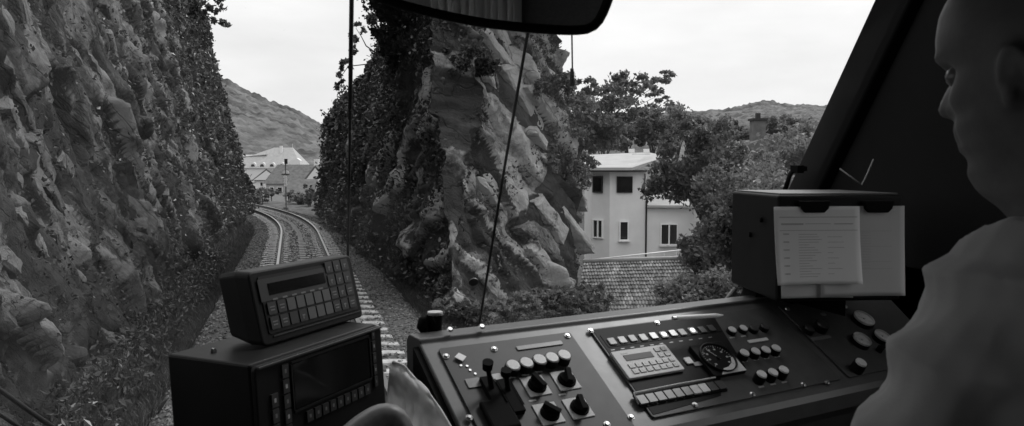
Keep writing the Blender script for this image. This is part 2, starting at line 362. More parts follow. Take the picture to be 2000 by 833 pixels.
VV = np.stack([VV[..., 0]*ca[:, None]-VV[..., 1]*sa[:, None], VV[..., 0]*sa[:, None]+VV[..., 1]*ca[:, None], VV[..., 2]*.75], -1)*rad[:, None, None]
VV += RNG.normal(0, .004, VV.shape); VV += np.stack([cx, cy, cz + rad*.3], 1)[:, None]
st = mesh_np('ballast_stones', VV.reshape(-1, 3), (fo[None] + 6*np.arange(n)[:, None, None]).reshape(-1, 3), M['stone'])
tag(st, 'loose grey ballast stones lying along both sides of the track', 'gravel'); kind(st, 'stuff')

tr = thing('railway_track', 'single railway track of two steel rails on pale sleepers curving left through the cutting', 'railway track', loc=(TX, 8, 0))
mi = Matrix.Translation((-TX, -8, 0))
prof = [(-.036, 0), (.036, 0), (.036, -.035), (.010, -.045), (.009, -.13), (.07, -.155), (.07, -.165), (-.07, -.165), (-.07, -.155), (-.009, -.13), (-.010, -.045), (-.036, -.035)]
for side in (-.752, .752):
    mb = MB(); SS = np.concatenate([np.arange(3, 33, 3), np.arange(33, 120, 1.2)]); k = len(prof)
    for s in SS:
        p, t = track(s); nn = Vector((t.y, -t.x, 0))
        for a, h in prof: mb.v.append(tuple(mi @ (p + nn*(side+a) + Vector((0, 0, h)))))
    for i in range(len(SS)-1):
        for j in range(k):
            mb.f.append((i*k+j, (i+1)*k+j, (i+1)*k+(j+1) % k, i*k+(j+1) % k)); mb.m.append(1 if j == 0 else 0); mb.sm.append(False)
    mb.build('rail', [M['rail'], M['railtop']], tr)
mb = MB()
for a in (-1, 1):
    mb.add([(a*-.0, 0, 0)], [])
mb.v = []; W = .13
pts = [(-1.3, -.02), (-1.05, .0), (-.55, .0), (-.4, -.03), (.4, -.03), (.55, .0), (1.05, .0), (1.3, -.02)]
top = [Vector((x, -W*.8, z)) for x, z in pts] ; 
for x, z in pts: mb.v += [(x, -W, -.2), (x, -W*.8, z), (x, W*.8, z), (x, W, -.2)]
for i in range(len(pts)-1):
    for j in range(3): mb.f.append((i*4+j, i*4+j+1, (i+1)*4+j+1, (i+1)*4+j)); mb.m.append(0); mb.sm.append(False)
for i in (0, len(pts)-1): mb.f.append((i*4, i*4+1, i*4+2, i*4+3) if i else (3, 2, 1, 0)); mb.m.append(0); mb.sm.append(False)
for sx in (-.752, .752):
    for dx in (-.11, .11): mb.mat(1).box((sx+dx, 0, .008), (.06, .07, .03))
sp = mb.build('sleeper', [M['sleeper'], M['rail']], tr, bevel=.012)
i = 0
for k in range(100):
    s = 6.0 + k*.6; p, t = track(s); o = sp if k == 0 else sp.copy()
    if k: COL.objects.link(o)
    o.parent = tr; o.location = mi @ (p + Vector((random.uniform(-.02, .02), 0, -.162))); o.rotation_euler = (0, 0, math.atan2(-t.x, t.y) + random.uniform(-.01, .01))

# ------------------------------------------------------------------ rock walls
SA_ = 0 #, .50, -.62)).normalized(); SC_ = Vector((.45, .35, .66)); SC_ = (SC_ - SA*SC_.dot(SA)).normalized(); SB = SA.cross(SC_)
def hv(p, k): return Vector((noise.cell(p*3.71 + Vector((k, 1.7, 9.2)))-.5, noise.cell(p*4.13 + Vector((2.2, k, .7)))-.5, noise.cell(p*5.31 + Vector((.3, 4.4, k)))-.5))
def sm(x): x = min(max(x, 0.0), 1.0); return x*x*(3-2*x)
def rockfn(p, big=1.0, el=1.0):
    q = p + nvec(p*.5)*.4 + nvec(p*1.7)*.10
    c = Vector((q.dot(SA)*.33/el, q.dot(SB)*.42/el, q.dot(SC_)*1.0*el))
    ds, ps = noise.voronoi(c)
    h = noise.cell(ps[0]*7.31 + Vector((3.1, 1.7, 9.2)))
    tilt = (c-ps[0]).dot(hv(ps[0], .5))*.75
    s1 = sm((ds[1]-ds[0])*6.5)
    c2 = Vector((q.dot(SA)*.95, q.dot(SB)*1.2, q.dot(SC_)*2.1)) + Vector((5, 5, 5)); d2, p2 = noise.voronoi(c2); h2 = noise.cell(p2[0]*5.77 + Vector((1.3, 2.2, .7))); s2 = sm((d2[1]-d2[0])*6.0)
    t2 = (c2-p2[0]).dot(hv(p2[0], .9))*.34
    c3 = q*3.0 + c*1.5; d3, p3 = noise.voronoi(c3); s3 = sm((d3[1]-d3[0])*5.0); t3 = (c3-p3[0]).dot(hv(p3[0], .3))*.11 + .045*noise.cell(p3[0]*6.1)
    f = noise.fractal(Vector((q.dot(SA)*.2, q.dot(SB)*.25, q.dot(SC_)*.5)), .9, 2.1, 3)
    f2 = noise.fractal(p*4.1, .6, 2.2, 5)
    d = big*(s1*(.16 + .36*h + tilt) + .42*f) + s2*(.06 + .14*h2 + t2) + s3*(.02 + t3) + .045*f2 + .10*(1-abs(noise.noise(Vector((q.dot(SA)*1.6, q.dot(SB)*2.2, q.dot(SC_)*4.5)) + nvec(p*3)*.4))*2.4) + .045*(1-abs(noise.noise(q*6.5))*2.4)
    return d, h*.6 + h2*.4, 1-s1
def rockwall(name, plan, hfun, lean, nh, mat_, dirn, mossf, steps, amp=1.0, hbot=-1.2, nbulge=None, el=1.0):
    """plan: polyline of (x, y) feet; dirn(seg) outward 2-D normal"""
    pts = []; nor = []
    for (a, b), st in zip(zip(plan[:-1], plan[1:]), steps):
        a = Vector(a); b = Vector(b); L = (b-a).length; n = max(2, int(L/st)); t = (b-a).normalized(); nn = Vector((t.y, -t.x))
        for k in range(n): pts.append(a.lerp(b, k/n)); nor.append(nn)
    pts.append(Vector(plan[-1])); nor.append(nor[-1])
    # smooth normals along the plan
    N0 = [n.copy() for n in nor]
    for i in range(len(nor)):
        q = Vector((0, 0))
        for j in range(max(0, i-6), min(len(nor), i+7)): q += N0[j]
        nor[i] = q.normalized()
    V = np.zeros((len(pts), nh, 3)); T = np.zeros((len(pts), nh)); MO = np.zeros((len(pts), nh)); 
    for i, (p, n) in enumerate(zip(pts, nor)):
        H = hfun(p)
        for j in range(nh):
            t = j/(nh-1)
            if t < .86: h = hbot + (H-hbot)*(t/.86); back = 0
            else: u = (t-.86)/.14; h = H + .6*u; back = u*5.0
            q = Vector((p.x - n.x*(lean*max(h, 0)+back) , p.y - n.y*(lean*max(h, 0)+back), h))
            d, tone, cr = rockfn(q, 1.0, el); d = (d-.35)*amp
            if nbulge: d += nbulge(p, h)
            if back: q.z += d*.6; 
            q = q + Vector((n.x, n.y, .12))*d*(1 if not back else .5)
            V[i, j] = q; T[i, j] = tone; MO[i, j] = mossf(q, cr, d)
    o = mesh_np(name, V.reshape(-1, 3), grid_faces(len(pts), nh, dirn), mat_, smooth=True, attrs=dict(tone=T.ravel(), moss=MO.ravel()))
    kind(o, 'structure'); return o, V, MO
def mossL(q, cr, d):
    m = .0 + .22*max(0, min(1, (q.y-20)/18)) + .18*max(0, 1-q.z/2.0) + cr*.12 + .03
    m += .34*noise.noise(Vector((q.x, q.y, q.z))*.3) + .12*noise.noise(q*1.1)
    return m
planL = [(-2.75, 5.0), (-2.8, 14.0), (-2.85, 28.0), (-2.65, 57.0), (-4.7, 60.5), (-14, 63)]
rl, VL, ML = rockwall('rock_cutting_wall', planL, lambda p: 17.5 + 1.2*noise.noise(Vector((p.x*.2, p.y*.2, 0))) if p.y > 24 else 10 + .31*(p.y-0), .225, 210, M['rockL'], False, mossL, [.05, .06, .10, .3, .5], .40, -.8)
def hR(p):
    y = p.y; x = p.x
    base = np.interp(y, [14, 20, 25, 33, 43, 54, 70], [7.6, 7.2, 7.2, 6.6, 6.4, 6.0, 5])
    if x > 4.2: base = np.interp(x, [4.2, 6, 8, 9.5, 11], [7.4, 6.6, 5.6, 4.8, 4.2])
    return float(base) + .9*noise.fractal(Vector((x*.45, y*.25, 3)), 1, 2, 3)
def mossR(q, cr, d):
    side = 1 if (q.x < 3.8 + .15*q.z and q.y > 15) else 0
    m = .35*side + cr*.16 - .16 + .15*max(0, 1-q.z/1.5) + .12*max(0, q.z-5)
    m += .4*noise.noise(Vector((q.x, q.y, q.z))*.33 + Vector((4, 0, 0)))
    return m
planR = [(6, 60), (1.95, 54), (2.35, 30), (2.75, 20), (3.2, 15.6), (7.3, 18.8), (9.1, 25.0), (8.2, 34)]
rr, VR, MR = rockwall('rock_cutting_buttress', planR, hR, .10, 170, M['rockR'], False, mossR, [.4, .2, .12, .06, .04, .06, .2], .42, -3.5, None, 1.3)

def slabs(name, V, t, n, rows, pitch, amax, keep, thick, length, prot, ok, m, dip=38, seed=3):
    """angular bedded blocks standing a little proud of a rock face V, dipping along t"""
    rnd = random.Random(seed); t = Vector(t).normalized(); n = Vector(n).normalized(); z = Vector((0, 0, 1))
    L = (t*cos(R(dip)) - z*sin(R(dip))).normalized(); T = n.cross(L); T = T if T.z > 0 else -T
    G = V[::2, ::2].reshape(-1, 3); gT = G @ np.array(T); gL = G @ np.array(L)
    vs, fs, tn, ms = [], [], [], []
    o0 = gT.min(); c = o0
    while c < gT.max():
        th = rnd.uniform(*thick); a = gL.min() + rnd.uniform(0, 1)
        while a < gL.max():
            ln = rnd.uniform(*length)
            if rnd.random() < keep:
                dd = (gT-(c+th/2))**2 + (gL-(a+ln/2))**2; k = int(dd.argmin())
                if dd[k] < .09:
                    ctr = Vector(G[k])
                    if ok(ctr):
                        near = G[dd < (ln*.4)**2 + .02]; hh = float(np.percentile((near - np.array(ctr)) @ np.array(n), 60)) if len(near) else 0
                        pr_ = rnd.uniform(*prot); D = .9; tone = rnd.random(); rot = Matrix.Rotation(R(rnd.uniform(-9, 9)), 3, n) @ Matrix.Rotation(R(rnd.uniform(-12, 12)), 3, L) @ Matrix.Rotation(R(rnd.uniform(-10, 10)), 3, T)
                        sk1, sk2, tp = rnd.uniform(-.35, .35), rnd.uniform(-.3, .3), rnd.uniform(.0, .35)
                        NL, NT, ND = max(5, int(ln/.09)), max(4, int(th/.08)), 4; idx = {}
                        def P_(i, j, k_):
                            key = (i, j, k_)
                            if key in idx: return idx[key]
                            u, v, w_ = i/NL-.5, j/NT-.5, k_/ND
                            q = L*(u*ln*(1-tp*v) + v*th*sk1 + (w_-1)*.2*sk2) + T*(v*th*(.96 - .3*abs(u)*tp)) + n*((w_-1)*D)
                            ed_ = (abs(u) > .44) + (abs(v) > .40) + (w_ > .95)
                            if ed_ >= 2: q = q*1.0 - n*.035 - L*(.04*(1 if u > 0 else -1)*(abs(u) > .44)) - T*(.03*(1 if v > 0 else -1)*(abs(v) > .4))
                            q = rot @ q + ctr + n*(hh + pr_)
                            q = q + nvec(q*2.3)*.05 + nvec(q*7)*.022 + nvec(q*19)*.008
                            idx[key] = len(vs); vs.append(tuple(q)); tn.append(.05 + 1.0*tone); ms.append(-.06 + .42*noise.noise(q*.8)); return idx[key]
                        for i in range(NL):
                            for j in range(NT): fs.append((P_(i, j, ND), P_(i+1, j, ND), P_(i+1, j+1, ND), P_(i, j+1, ND)))
                            for k_ in range(ND):
                                fs.append((P_(i, 0, k_), P_(i+1, 0, k_), P_(i+1, 0, k_+1), P_(i, 0, k_+1))); fs.append((P_(i, NT, k_+1), P_(i+1, NT, k_+1), P_(i+1, NT, k_), P_(i, NT, k_)))
                        for j in range(NT):
                            for k_ in range(ND):
                                fs.append((P_(0, j, k_+1), P_(0, j+1, k_+1), P_(0, j+1, k_), P_(0, j, k_))); fs.append((P_(NL, j, k_), P_(NL, j+1, k_), P_(NL, j+1, k_+1), P_(NL, j, k_+1)))
            a += ln*rnd.uniform(.9, 1.15) + rnd.uniform(0, .25)
        c += th*rnd.uniform(.95, 1.2)
    o = mesh_np(name, vs, fs, m, smooth=False, attrs=dict(tone=tn, moss=ms)); kind(o, 'structure'); return o
slabs('rock_ledges', VR, (.79, .61, 0), (.61, -.79, .1), 0, 0, 0, .80, (.20, .55), (.7, 2.3), (.02, .30), lambda q: q.x > 3.65 + .17*q.z and q.y < 25 and .0 < q.z < 6.8 and noise.noise(q*.45) < .28, M['rockR'], 38, 5)
slabs('rock_ledges', VL[:330], (0, 1, 0), (1, -.1, .1), 0, 0, 0, .42, (.14, .38), (.5, 1.9), (-.06, .07), lambda q: 6 < q.y < 30 and .6 < q.z < 11 and noise.noise(q*.4) < .08, M['rockL'], 33, 9)
# ------------------------------------------------------------------ ivy, grass and bushes
def scatter_on(V, sel, n, off, rng=RNG):
    """points near the cells of a displaced grid V chosen by weights sel"""
    w_ = sel.ravel().astype(float); w_ /= w_.sum(); idx = rng.choice(len(w_), n, p=w_)
    nu, nv = V.shape[:2]; i = np.clip(idx//nv, 0, nu-2); j = np.clip(idx % nv, 0, nv-2)
    a = rng.random(n)[:, None]; b_ = rng.random(n)[:, None]
    A, B, C_ = V[i, j], V[i+1, j], V[i, j+1]; p = A + (B-A)*a + (C_-A)*b_
    nn = np.cross(B-A, C_-A); nn /= np.linalg.norm(nn, axis=1)[:, None] + 1e-9
    return p, nn, i, j
def area(V):
    A = np.zeros(V.shape[:2]); A[:-1, :-1] = np.linalg.norm(np.cross(V[1:, :-1]-V[:-1, :-1], V[:-1, 1:]-V[:-1, :-1]), axis=2); return A
aR = area(VR); xR, yR, zR = VR[..., 0], VR[..., 1], VR[..., 2]
clump = np.array([noise.noise(Vector(p)*.55) for p in VR.reshape(-1, 3)]).reshape(aR.shape)
track_face = (xR < 3.9 + .16*zR) & (yR > 15.7)
wR = aR*np.where(track_face, 1.0*sstep(-.25, .15, clump), .0)*(zR > -.3)*(yR < 62)
p, nn, _, _ = scatter_on(VR, wR, 62000, 0)
sgn = np.sign((nn*(np.array([0, 30, 3])-p)).sum(1))[:, None]; nn = nn*sgn*1
d_ = np.abs(RNG.normal(0, 1, (len(p), 1)))*.16*(1 + np.array([max(0, noise.noise(Vector(q)*.9))*3 for q in p])[:, None])
sz = np.clip((p[:, 1])*.0035, .045, .17)
iv = leaves('ivy', p + nn*d_, sz, M['ivy']); tag(iv, 'dark ivy and creeper covering the track side of the right hand rock', 'ivy'); kind(iv, 'stuff')
wR2 = aR*np.where(~track_face, sstep(.05, .25, clump), .0)*(zR > 0)*(yR < 28) + aR*(zR > 5.6)*(yR < 30)*.8
p, nn, _, _ = scatter_on(VR, wR2, 24000, 0)
iv = leaves('creeper', p - nn*np.sign(nn[:, 1:2])*np.abs(RNG.normal(0, .08, (len(p), 1))), .055, M['ivy2']); tag(iv, 'paler creeper in patches between the light slabs of the right hand rock', 'creeper'); kind(iv, 'stuff')
aL = area(VL); xL, yL, zL = VL[..., 0], VL[..., 1], VL[..., 2]
clL = np.array([noise.noise(Vector(p)*.35) for p in VL.reshape(-1, 3)]).reshape(aL.shape)
wL = aL*(.5*sstep(.0, .25, -clL)*(zL < 12)*sstep(7, 12, yL)*sstep(.1, .3, np.abs(np.sin(yL*1.3 + zL))) + sstep(-.15, .2, clL + (yL-34)*.022 + (zL-9)*.02)*sstep(12, 30, yL) + .35*sstep(2.0, .3, zL))*(zL > -.2)
p, nn, _, _ = scatter_on(VL, wL, 72000, 0)
nn = nn*np.sign((nn*(np.array([1, 20, 5])-p)).sum(1))[:, None]
sz = np.clip(p[:, 1]*.0034, .03, .16)
iv = leaves('wall_plants', p + nn*np.abs(RNG.normal(0, .14, (len(p), 1))), sz, M['ivy']); tag(iv, 'ivy and small plants clinging to the left hand rock wall', 'wall plants'); kind(iv, 'stuff')

def blades(name, C_, h, wd, mat_, lean=.35):
    n = len(C_); a = RNG.uniform(0, 6.28, n); hh = h*RNG.uniform(.5, 1.4, n)
    ex = np.stack([np.cos(a), np.sin(a), 0*a], 1)*(wd/2)
    ln = RNG.normal(0, lean, (n, 3)); ln[:, 2] = 0; up = np.array([0, 0, 1.])
    m_ = C_ + (ln*.35 + up*.55)*hh[:, None]; t_ = C_ + (ln*1.1 + up*.95)*hh[:, None]
    V = np.stack([C_-ex, C_+ex, m_+ex*.7, t_, m_-ex*.7], 1).reshape(-1, 3)
    return mesh_np(name, V, np.arange(5*n).reshape(-1, 5), mat_)
def ground_pts(n, f):
    s = 5 + 60*RNG.random(n*3)**1.7; pts = f(s); z, off = gz(pts[:, 0], pts[:, 1]); return pts, z, off
n = 42000
yy = 5 + 50*RNG.random(n)**1.8; xx = TX - 2.0 - np.abs(RNG.normal(0, .5, n)); z, off = gz(xx, yy); ok = (np.abs(off) > 1.95) & (RNG.random(n) < .55)
C1 = np.stack([xx, yy, z], 1)[ok]
yy = 5 + 50*RNG.random(n)**1.5; xx = TX + 2.25 + np.abs(RNG.normal(0, .5 + 0*yy, n)) + RNG.random(n)**2*np.where(yy < 15.5, 9, .2)
z, off = gz(xx, yy); ok = np.abs(off) > 2.2; C2 = np.stack([xx, yy, z], 1)[ok]
gr = blades('grass', np.concatenate([C1, C2]), .22, .016, M['grass']); tag(gr, 'rough grass growing between the ballast and the foot of the rocks', 'grass'); kind(gr, 'stuff')
# broad-leaved weeds on the bank to the right
n = 15000
yy = 6 + 16*RNG.random(n); xx = 4.2 + 14*RNG.random(n)**1.2; z, off = gz(xx, yy)
cl = np.array([noise.noise(Vector((a*.8, b_*.8, 1))) for a, b_ in zip(xx, yy)])
z = z + (np.abs(RNG.normal(0, .16, n)))*(1 + 2.2*np.clip(cl, 0, 1))
wd_ = leaves('weeds', np.stack([xx, yy, z + .05], 1), .07, M['ivy2'], elong=2.4); tag(wd_, 'leafy weeds covering the bank that drops to the right of the track', 'weeds'); kind(wd_, 'stuff')
n = 6000
yy = 6 + 22*RNG.random(n)**1.3; xx = -1.95 - np.abs(RNG.normal(0, .5, n)); z, off = gz(xx, yy)
wd_ = leaves('low_weeds', np.stack([xx, yy, z + np.abs(RNG.normal(0, .16, n)) + .02], 1), .05, M['ivy'], elong=2.2); tag(wd_, 'low leafy weeds at the foot of the left hand rock wall', 'weeds'); kind(wd_, 'stuff')

def tree(name, label, cat, base, segs, clumps, nleaf, lsize, lm='leaf', group=None, r0=.12, flat=0):
    """segs: polylines (world) for trunk and limbs; clumps: (centre, radii) of foliage"""
    base = Vector(base); t = thing(name, label, cat, loc=base, group=group)
    mb = MB()
    for k, (pl, r) in enumerate(segs):
        q = []; 
        for a, b_ in zip(pl[:-1], pl[1:]):
            for u in (0, .5): q.append(Vector(a).lerp(Vector(b_), u) - base + nvec(Vector(a)*3 + Vector((u*5, k, 0)))*r*1.2*(u > 0))
        q.append(Vector(pl[-1]) - base)
        mb.tube(q, [r*(1 - .8*i/(len(q)-1)) for i in range(len(q))], 7)
    mb.build('trunk', M['bark'], t)
    vol = np.array([r[0]*r[1]*r[2] for _, r in clumps])**.8; cnt = (nleaf*vol/vol.sum()).astype(int) + 30; out = []
    for (c, r), n in zip(clumps, cnt):
        m = max(6, n//70); d = RNG.normal(size=(m, 3)); d /= np.linalg.norm(d, axis=1)[:, None]
        sub = np.array(c) + d*np.array(r)*RNG.uniform(.35, 1.05, (m, 1))**.6
        k = RNG.integers(0, m, n); out.append(sub[k] + RNG.normal(size=(n, 3))*np.array(r)*.15)
    Cc = np.concatenate(out) - np.array(base)
    leaves('crown', Cc, lsize, M[lm], t, flat=flat); return t
def simple_tree(name, label, cat, px, py, d, rpx, rpy, base_z, nleaf, lsize, lm='leaf', group=None, nc=7, rz=.9):
    c = P(px, py, d); rx = rpx/FPX*d; rz_ = rpy/FPX*d; base = Vector((c.x, c.y, base_z)); rnd = random.Random(int(px*7+py))
    cl = [((c.x, c.y, c.z), (rx*.62, rx*.62, rz_*.62))]
    for k in range(nc):
        a = 2*pi*k/nc + rnd.uniform(-.3, .3); e = rnd.uniform(-.7, .9); q = rnd.uniform(.45, .7)
        cl.append(((c.x + rx*.6*cos(a)*cos(e*.8), c.y + rx*.6*sin(a)*cos(e*.8), c.z + rz_*.62*sin(e*1.3)), (rx*q*.75, rx*q*.75, rz_*q*.7)))
    hub = Vector((c.x, c.y, c.z - rz_*.45)); segs = [([base, base.lerp(hub, .5), hub, Vector((c.x, c.y, c.z+rz_*.5))], max(.03, rx*.075))]
    for ce, r in cl[1:]: segs.append(([hub.lerp(base, .15), hub.lerp(Vector(ce), .5), Vector(ce)], max(.012, rx*.03)))
    return tree(name, label, cat, base, segs, cl, nleaf, lsize, lm, group)
# branches leaning out from the right end of the rock
c0 = P(1150, 300, 21)
cl = []
for (px, py, d, rx, ry) in [(1110, 220, 20.5, 62, 34), (1180, 195, 21, 48, 28), (1235, 160, 21, 36, 24), (1285, 165, 21.5, 26, 14), (1215, 215, 21, 56, 24), (1150, 260, 20.5, 70, 34), (1060, 235, 20, 48, 24), (1120, 330, 20, 44, 40), (1280, 190, 22, 22, 10), (1255, 245, 23, 46, 26), (1145, 165, 21, 22, 16), (1300, 225, 23, 50, 26), (1350, 250, 24, 44, 22), (1305, 145, 21.5, 18, 8), (1060, 300, 19.5, 40, 34)]:
    c = P(px, py, d); cl.append((tuple(c), (rx/FPX*d, rx/FPX*d*.9, ry/FPX*d)))
bs = P(1095, 420, 20.5)
hb = P(1120, 330, 20.5)
segs = [([bs, hb, P(1150, 265, 20.7), P(1200, 205, 21), P(1240, 150, 21)], .07)]
for (c, r) in cl: segs.append(([P(1150, 265, 20.7), Vector(c).lerp(P(1150, 265, 20.7), .5) + Vector((0, 0, .08)), Vector(c)], .022))
tree('rock_shrub', 'leafy branching shrub leaning out from the right end of the rock against the sky', 'shrub', bs, segs, cl, 15000, .07, 'leaf')
# ------------------------------------------------------------------ trees right
for a in [
 ('garden_tree', 'broad leafy tree beside the right end of the white house, behind the black document box', 'tree', 1484, 425, 21, 138, 145, -4.5, 22000, .085, 'leaf'),
 ('garden_tree', 'tree filling the gap left of the windscreen pillar, below the far ridge', 'tree', 1560, 315, 24, 130, 95, -4.5, 13000, .09, 'leaf'),
 ('garden_tree', 'tree crown rising directly over the roof end of the white house', 'tree', 1378, 342, 26, 116, 102, -4.8, 11000, .1, 'leafd'),
 ('garden_bush', 'bush between the tiled roof and the black document box', 'bush', 1400, 590, 15, 110, 90, -3.6, 13000, .06, 'leafd'),
 ('garden_tree', 'low pale green tree between the two bigger garden trees', 'tree', 1500, 470, 19, 110, 120, -4.2, 14000, .075, 'ivy2'),
 ('hedge_bush', 'dark bush at the left edge of the tiled roof, right below the rock', 'bush', 1135, 590, 16, 60, 45, -3, 6000, .06, 'leafd'),
]: simple_tree(*a)
for (px, py, rx, ry, lb) in [(1400, 520, 75, 75, 'thick bush covering the right end of the tiled roof'), (1430, 470, 80, 75, 'bush under the large broad tree'), (1560, 430, 90, 80, 'bush behind the top of the document box'), (1620, 540, 90, 90, 'bush hidden mostly by the document box')]:
    simple_tree('garden_bush', lb, 'bush', px, py, 27, rx, ry, -6, 7000, .1, 'leaf')
k = 0
descs = ['first wooded tree left of the chimney', 'rounded tree']
rowt = [(1180, 275, 70, 50, 34), (1225, 262, 75, 44, 30), (1275, 258, 72, 46, 36), (1325, 258, 78, 44, 32), (1372, 258, 70, 46, 36), (1420, 262, 76, 42, 28), (1462, 282, 70, 42, 30), (1510, 262, 74, 46, 40), (1560, 258, 78, 44, 40), (1600, 262, 80, 40, 34)]
labs = ['tree behind the house, farthest left of the back row', 'tree behind the left part of the house roof', 'tree behind the two bright roof lights', 'tree just right of the roof lights in the back row', 'tree in the middle of the back row below the ridge dip',
        'flatter tree left of the brick chimney', 'low tree directly under the brick chimney', 'tall tree just right of the brick chimney', 'dark tree next to the windscreen pillar in the back row', 'tree half hidden by the windscreen pillar']
for (px, py, d, rx, ry), lb in zip(rowt, labs):
    simple_tree('background_tree', lb, 'tree', px, py, d, rx, ry, -6.5, 2600, .24, 'leafd' if k % 2 else 'leaf', 'trees behind the houses', 5); k += 1
for (px, py, d, rx, ry, bz, nl, ls, lm, lb) in [(905, 612, 12.5, 60, 34, -1.2, 3200, .045, 'ivy2', 'low scrub at the left foot of the pale rock slabs'), (1000, 600, 12.8, 62, 30, -1.8, 3200, .045, 'leaf', 'low scrub in the middle of the rock foot, behind the console edge'),
        (1075, 590, 13.5, 55, 34, -2.3, 3000, .045, 'ivy2', 'low scrub at the right foot of the pale rock slabs'), (915, 120, 16.6, 62, 46, 4.6, 2600, .055, 'ivy', 'dark shrub high on the rock face under the middle of the mirror'), (1090, 175, 18.6, 42, 46, 4.2, 2200, .06, 'leaf', 'shrub near the top right edge of the rock under the short hanging rod')]:
    simple_tree('rock_scrub', lb, 'shrub', px, py, d, rx, ry, bz, nl, ls, lm, 'scrub on and under the right hand rock', 6)
# ------------------------------------------------------------------ hills
def hill(name, px0, px1, prof, d0, d1, amp, zb=-4, nu=260, nv=90, bump=6):
    xs = np.linspace(px0, px1, nu); V = []; 
    hp = np.interp(xs, [a for a, _ in prof], [b for _, b in prof])
    for i, px in enumerate(xs):
        r = ray(px, 330); r.z = 0; dd = 1/ r.dot(Vector((sin(R(YAW)), cos(R(YAW)), 0))); r = r*dd
        for j in range(nv):
            t = j/(nv-1); D = d0 + (d1-d0)*t; q = CAM + r*D
            top = (330-hp[i])/FPX*d1*.985; s_ = t**.8 if t < .92 else (1 - ((t-.92)/.08)*.12)
            h = zb + (top + 2.7 - zb)*s_*(1.0)
            h += noise.fractal(Vector((q.x*.006, q.y*.006, 2)), 1, 2, 4)*amp*min(1, t*4) + abs(noise.noise(Vector((q.x*.09, q.y*.09, 5))))*bump*.6*min(1, t*6) + noise.noise(Vector((q.x*.25, q.y*.25, 5)))*bump*.35*min(1, t*6)
            V.append((q.x, q.y, h))
    o = mesh_np(name, V, grid_faces(nu, nv, True), M['hill'], smooth=True); kind(o, 'structure')
hill('hill', 300, 900, [(300, 90), (450, 168), (520, 198), (570, 212), (622, 240), (700, 275), (900, 320)], 330, 760, 6)
hill('hill', 1000, 2200, [(1000, 262), (1150, 250), (1290, 226), (1360, 226), (1440, 215), (1490, 206), (1540, 212), (1620, 207), (1750, 200), (2200, 190)], 500, 1600, 10, -8, 300, 70, 9)
# ------------------------------------------------------------------ buildings
def hframe(px, py, d, turn):
    """a house frame: origin at a pixel/depth, x to the right (turned about the vertical by turn degrees), y away"""
    a = R(-YAW - turn); return Matrix.Translation(P(px, py, d)) @ Matrix.Rotation(a, 4, 'Z')
def window(parent, x0, z0, x1, z1, y=0, mull=1, fr=.07, sill=True, glass='glassd', frm='framew'):
    o = MB().box(((x0+x1)/2, y-.01, (z0+z1)/2), (x1-x0, .05, z1-z0)).build('window', M[glass], parent)
    mb = MB()
    for x in (x0, x1): mb.box((x, y-.045, (z0+z1)/2), (fr, .09, z1-z0+fr))
    for z in (z0, z1): mb.box(((x0+x1)/2, y-.046, z), (x1-x0-fr, .088, fr))
    for k in range(mull): mb.box((x0+(x1-x0)*(k+1)/(mull+1), y-.04, (z0+z1)/2), (fr*1.2, .07, z1-z0-fr))
    mb.build('frame', M[frm], o)
    if sill: MB().box(((x0+x1)/2, y-.1, z0-fr), (x1-x0+.2, .2, .05)).build('sill', M['framew'], o)
    return o
# the white house on the right; 1 px at this distance = 0.03 m
s = 45/FPX
hw = thing('white_house', 'white rendered house with dark upper openings and pale low roof, right of the rock', 'house', hframe(1190, 510, 45, 0))
X_ = lambda px: (px-1190)*s
Z_ = lambda py: (510-py)*s
mb = MB(); zb = -3.5
mb.prism([(0, 0, zb), (X_(1262), .0, zb), (X_(1262), 6, zb), (-.9, 6, zb), (-.97, 1.0, zb)], (0, 0, Z_(336)-zb))
mb.build('wall', M['wallw'], hw)
MB().prism([(X_(1262)+.003, .02, zb), (X_(1400), .02, zb), (X_(1400), 5.5, zb), (X_(1262)+.003, 5.5, zb)], (0, 0, Z_(408)-zb)).build('wall', M['wallw'], hw)
MB().prism([(X_(1262)+.01, -.3, Z_(405)), (X_(1405), -.3, Z_(405)), (X_(1405), 2.7, Z_(372)), (X_(1262)+.01, 2.7, Z_(372))], (0, 0, .12)).build('roof', M['roofl'], hw)
zt = Z_(336)
rf = MB().prism([(-1.35, -.55, zt+.08), (1.15, -.95, zt+.08), (X_(1300), -.3, zt+.75), (X_(1300), 6.3, zt+1.1), (-1.3, 6.3, zt+.9)], (0, 0, .16)).build('roof', M['roofl'], hw)
MB().prism([(-1.2, .3, zt), (.0, -.35, zt), (2.1, -.35, zt), (2.1, 1.5, zt), (-1.2, 1.5, zt)], (0, 0, .08)).build('soffit', M['wood'], hw)
window(hw, X_(1204), Z_(376), X_(1233), Z_(346), -.001, 0, .05, False, 'glassd', 'wood')
window(hw, X_(1210), Z_(469), X_(1226), Z_(433), -.001, 0, .06)
window(hw, X_(1290), Z_(478), X_(1322), Z_(438), .019, 1, .07)
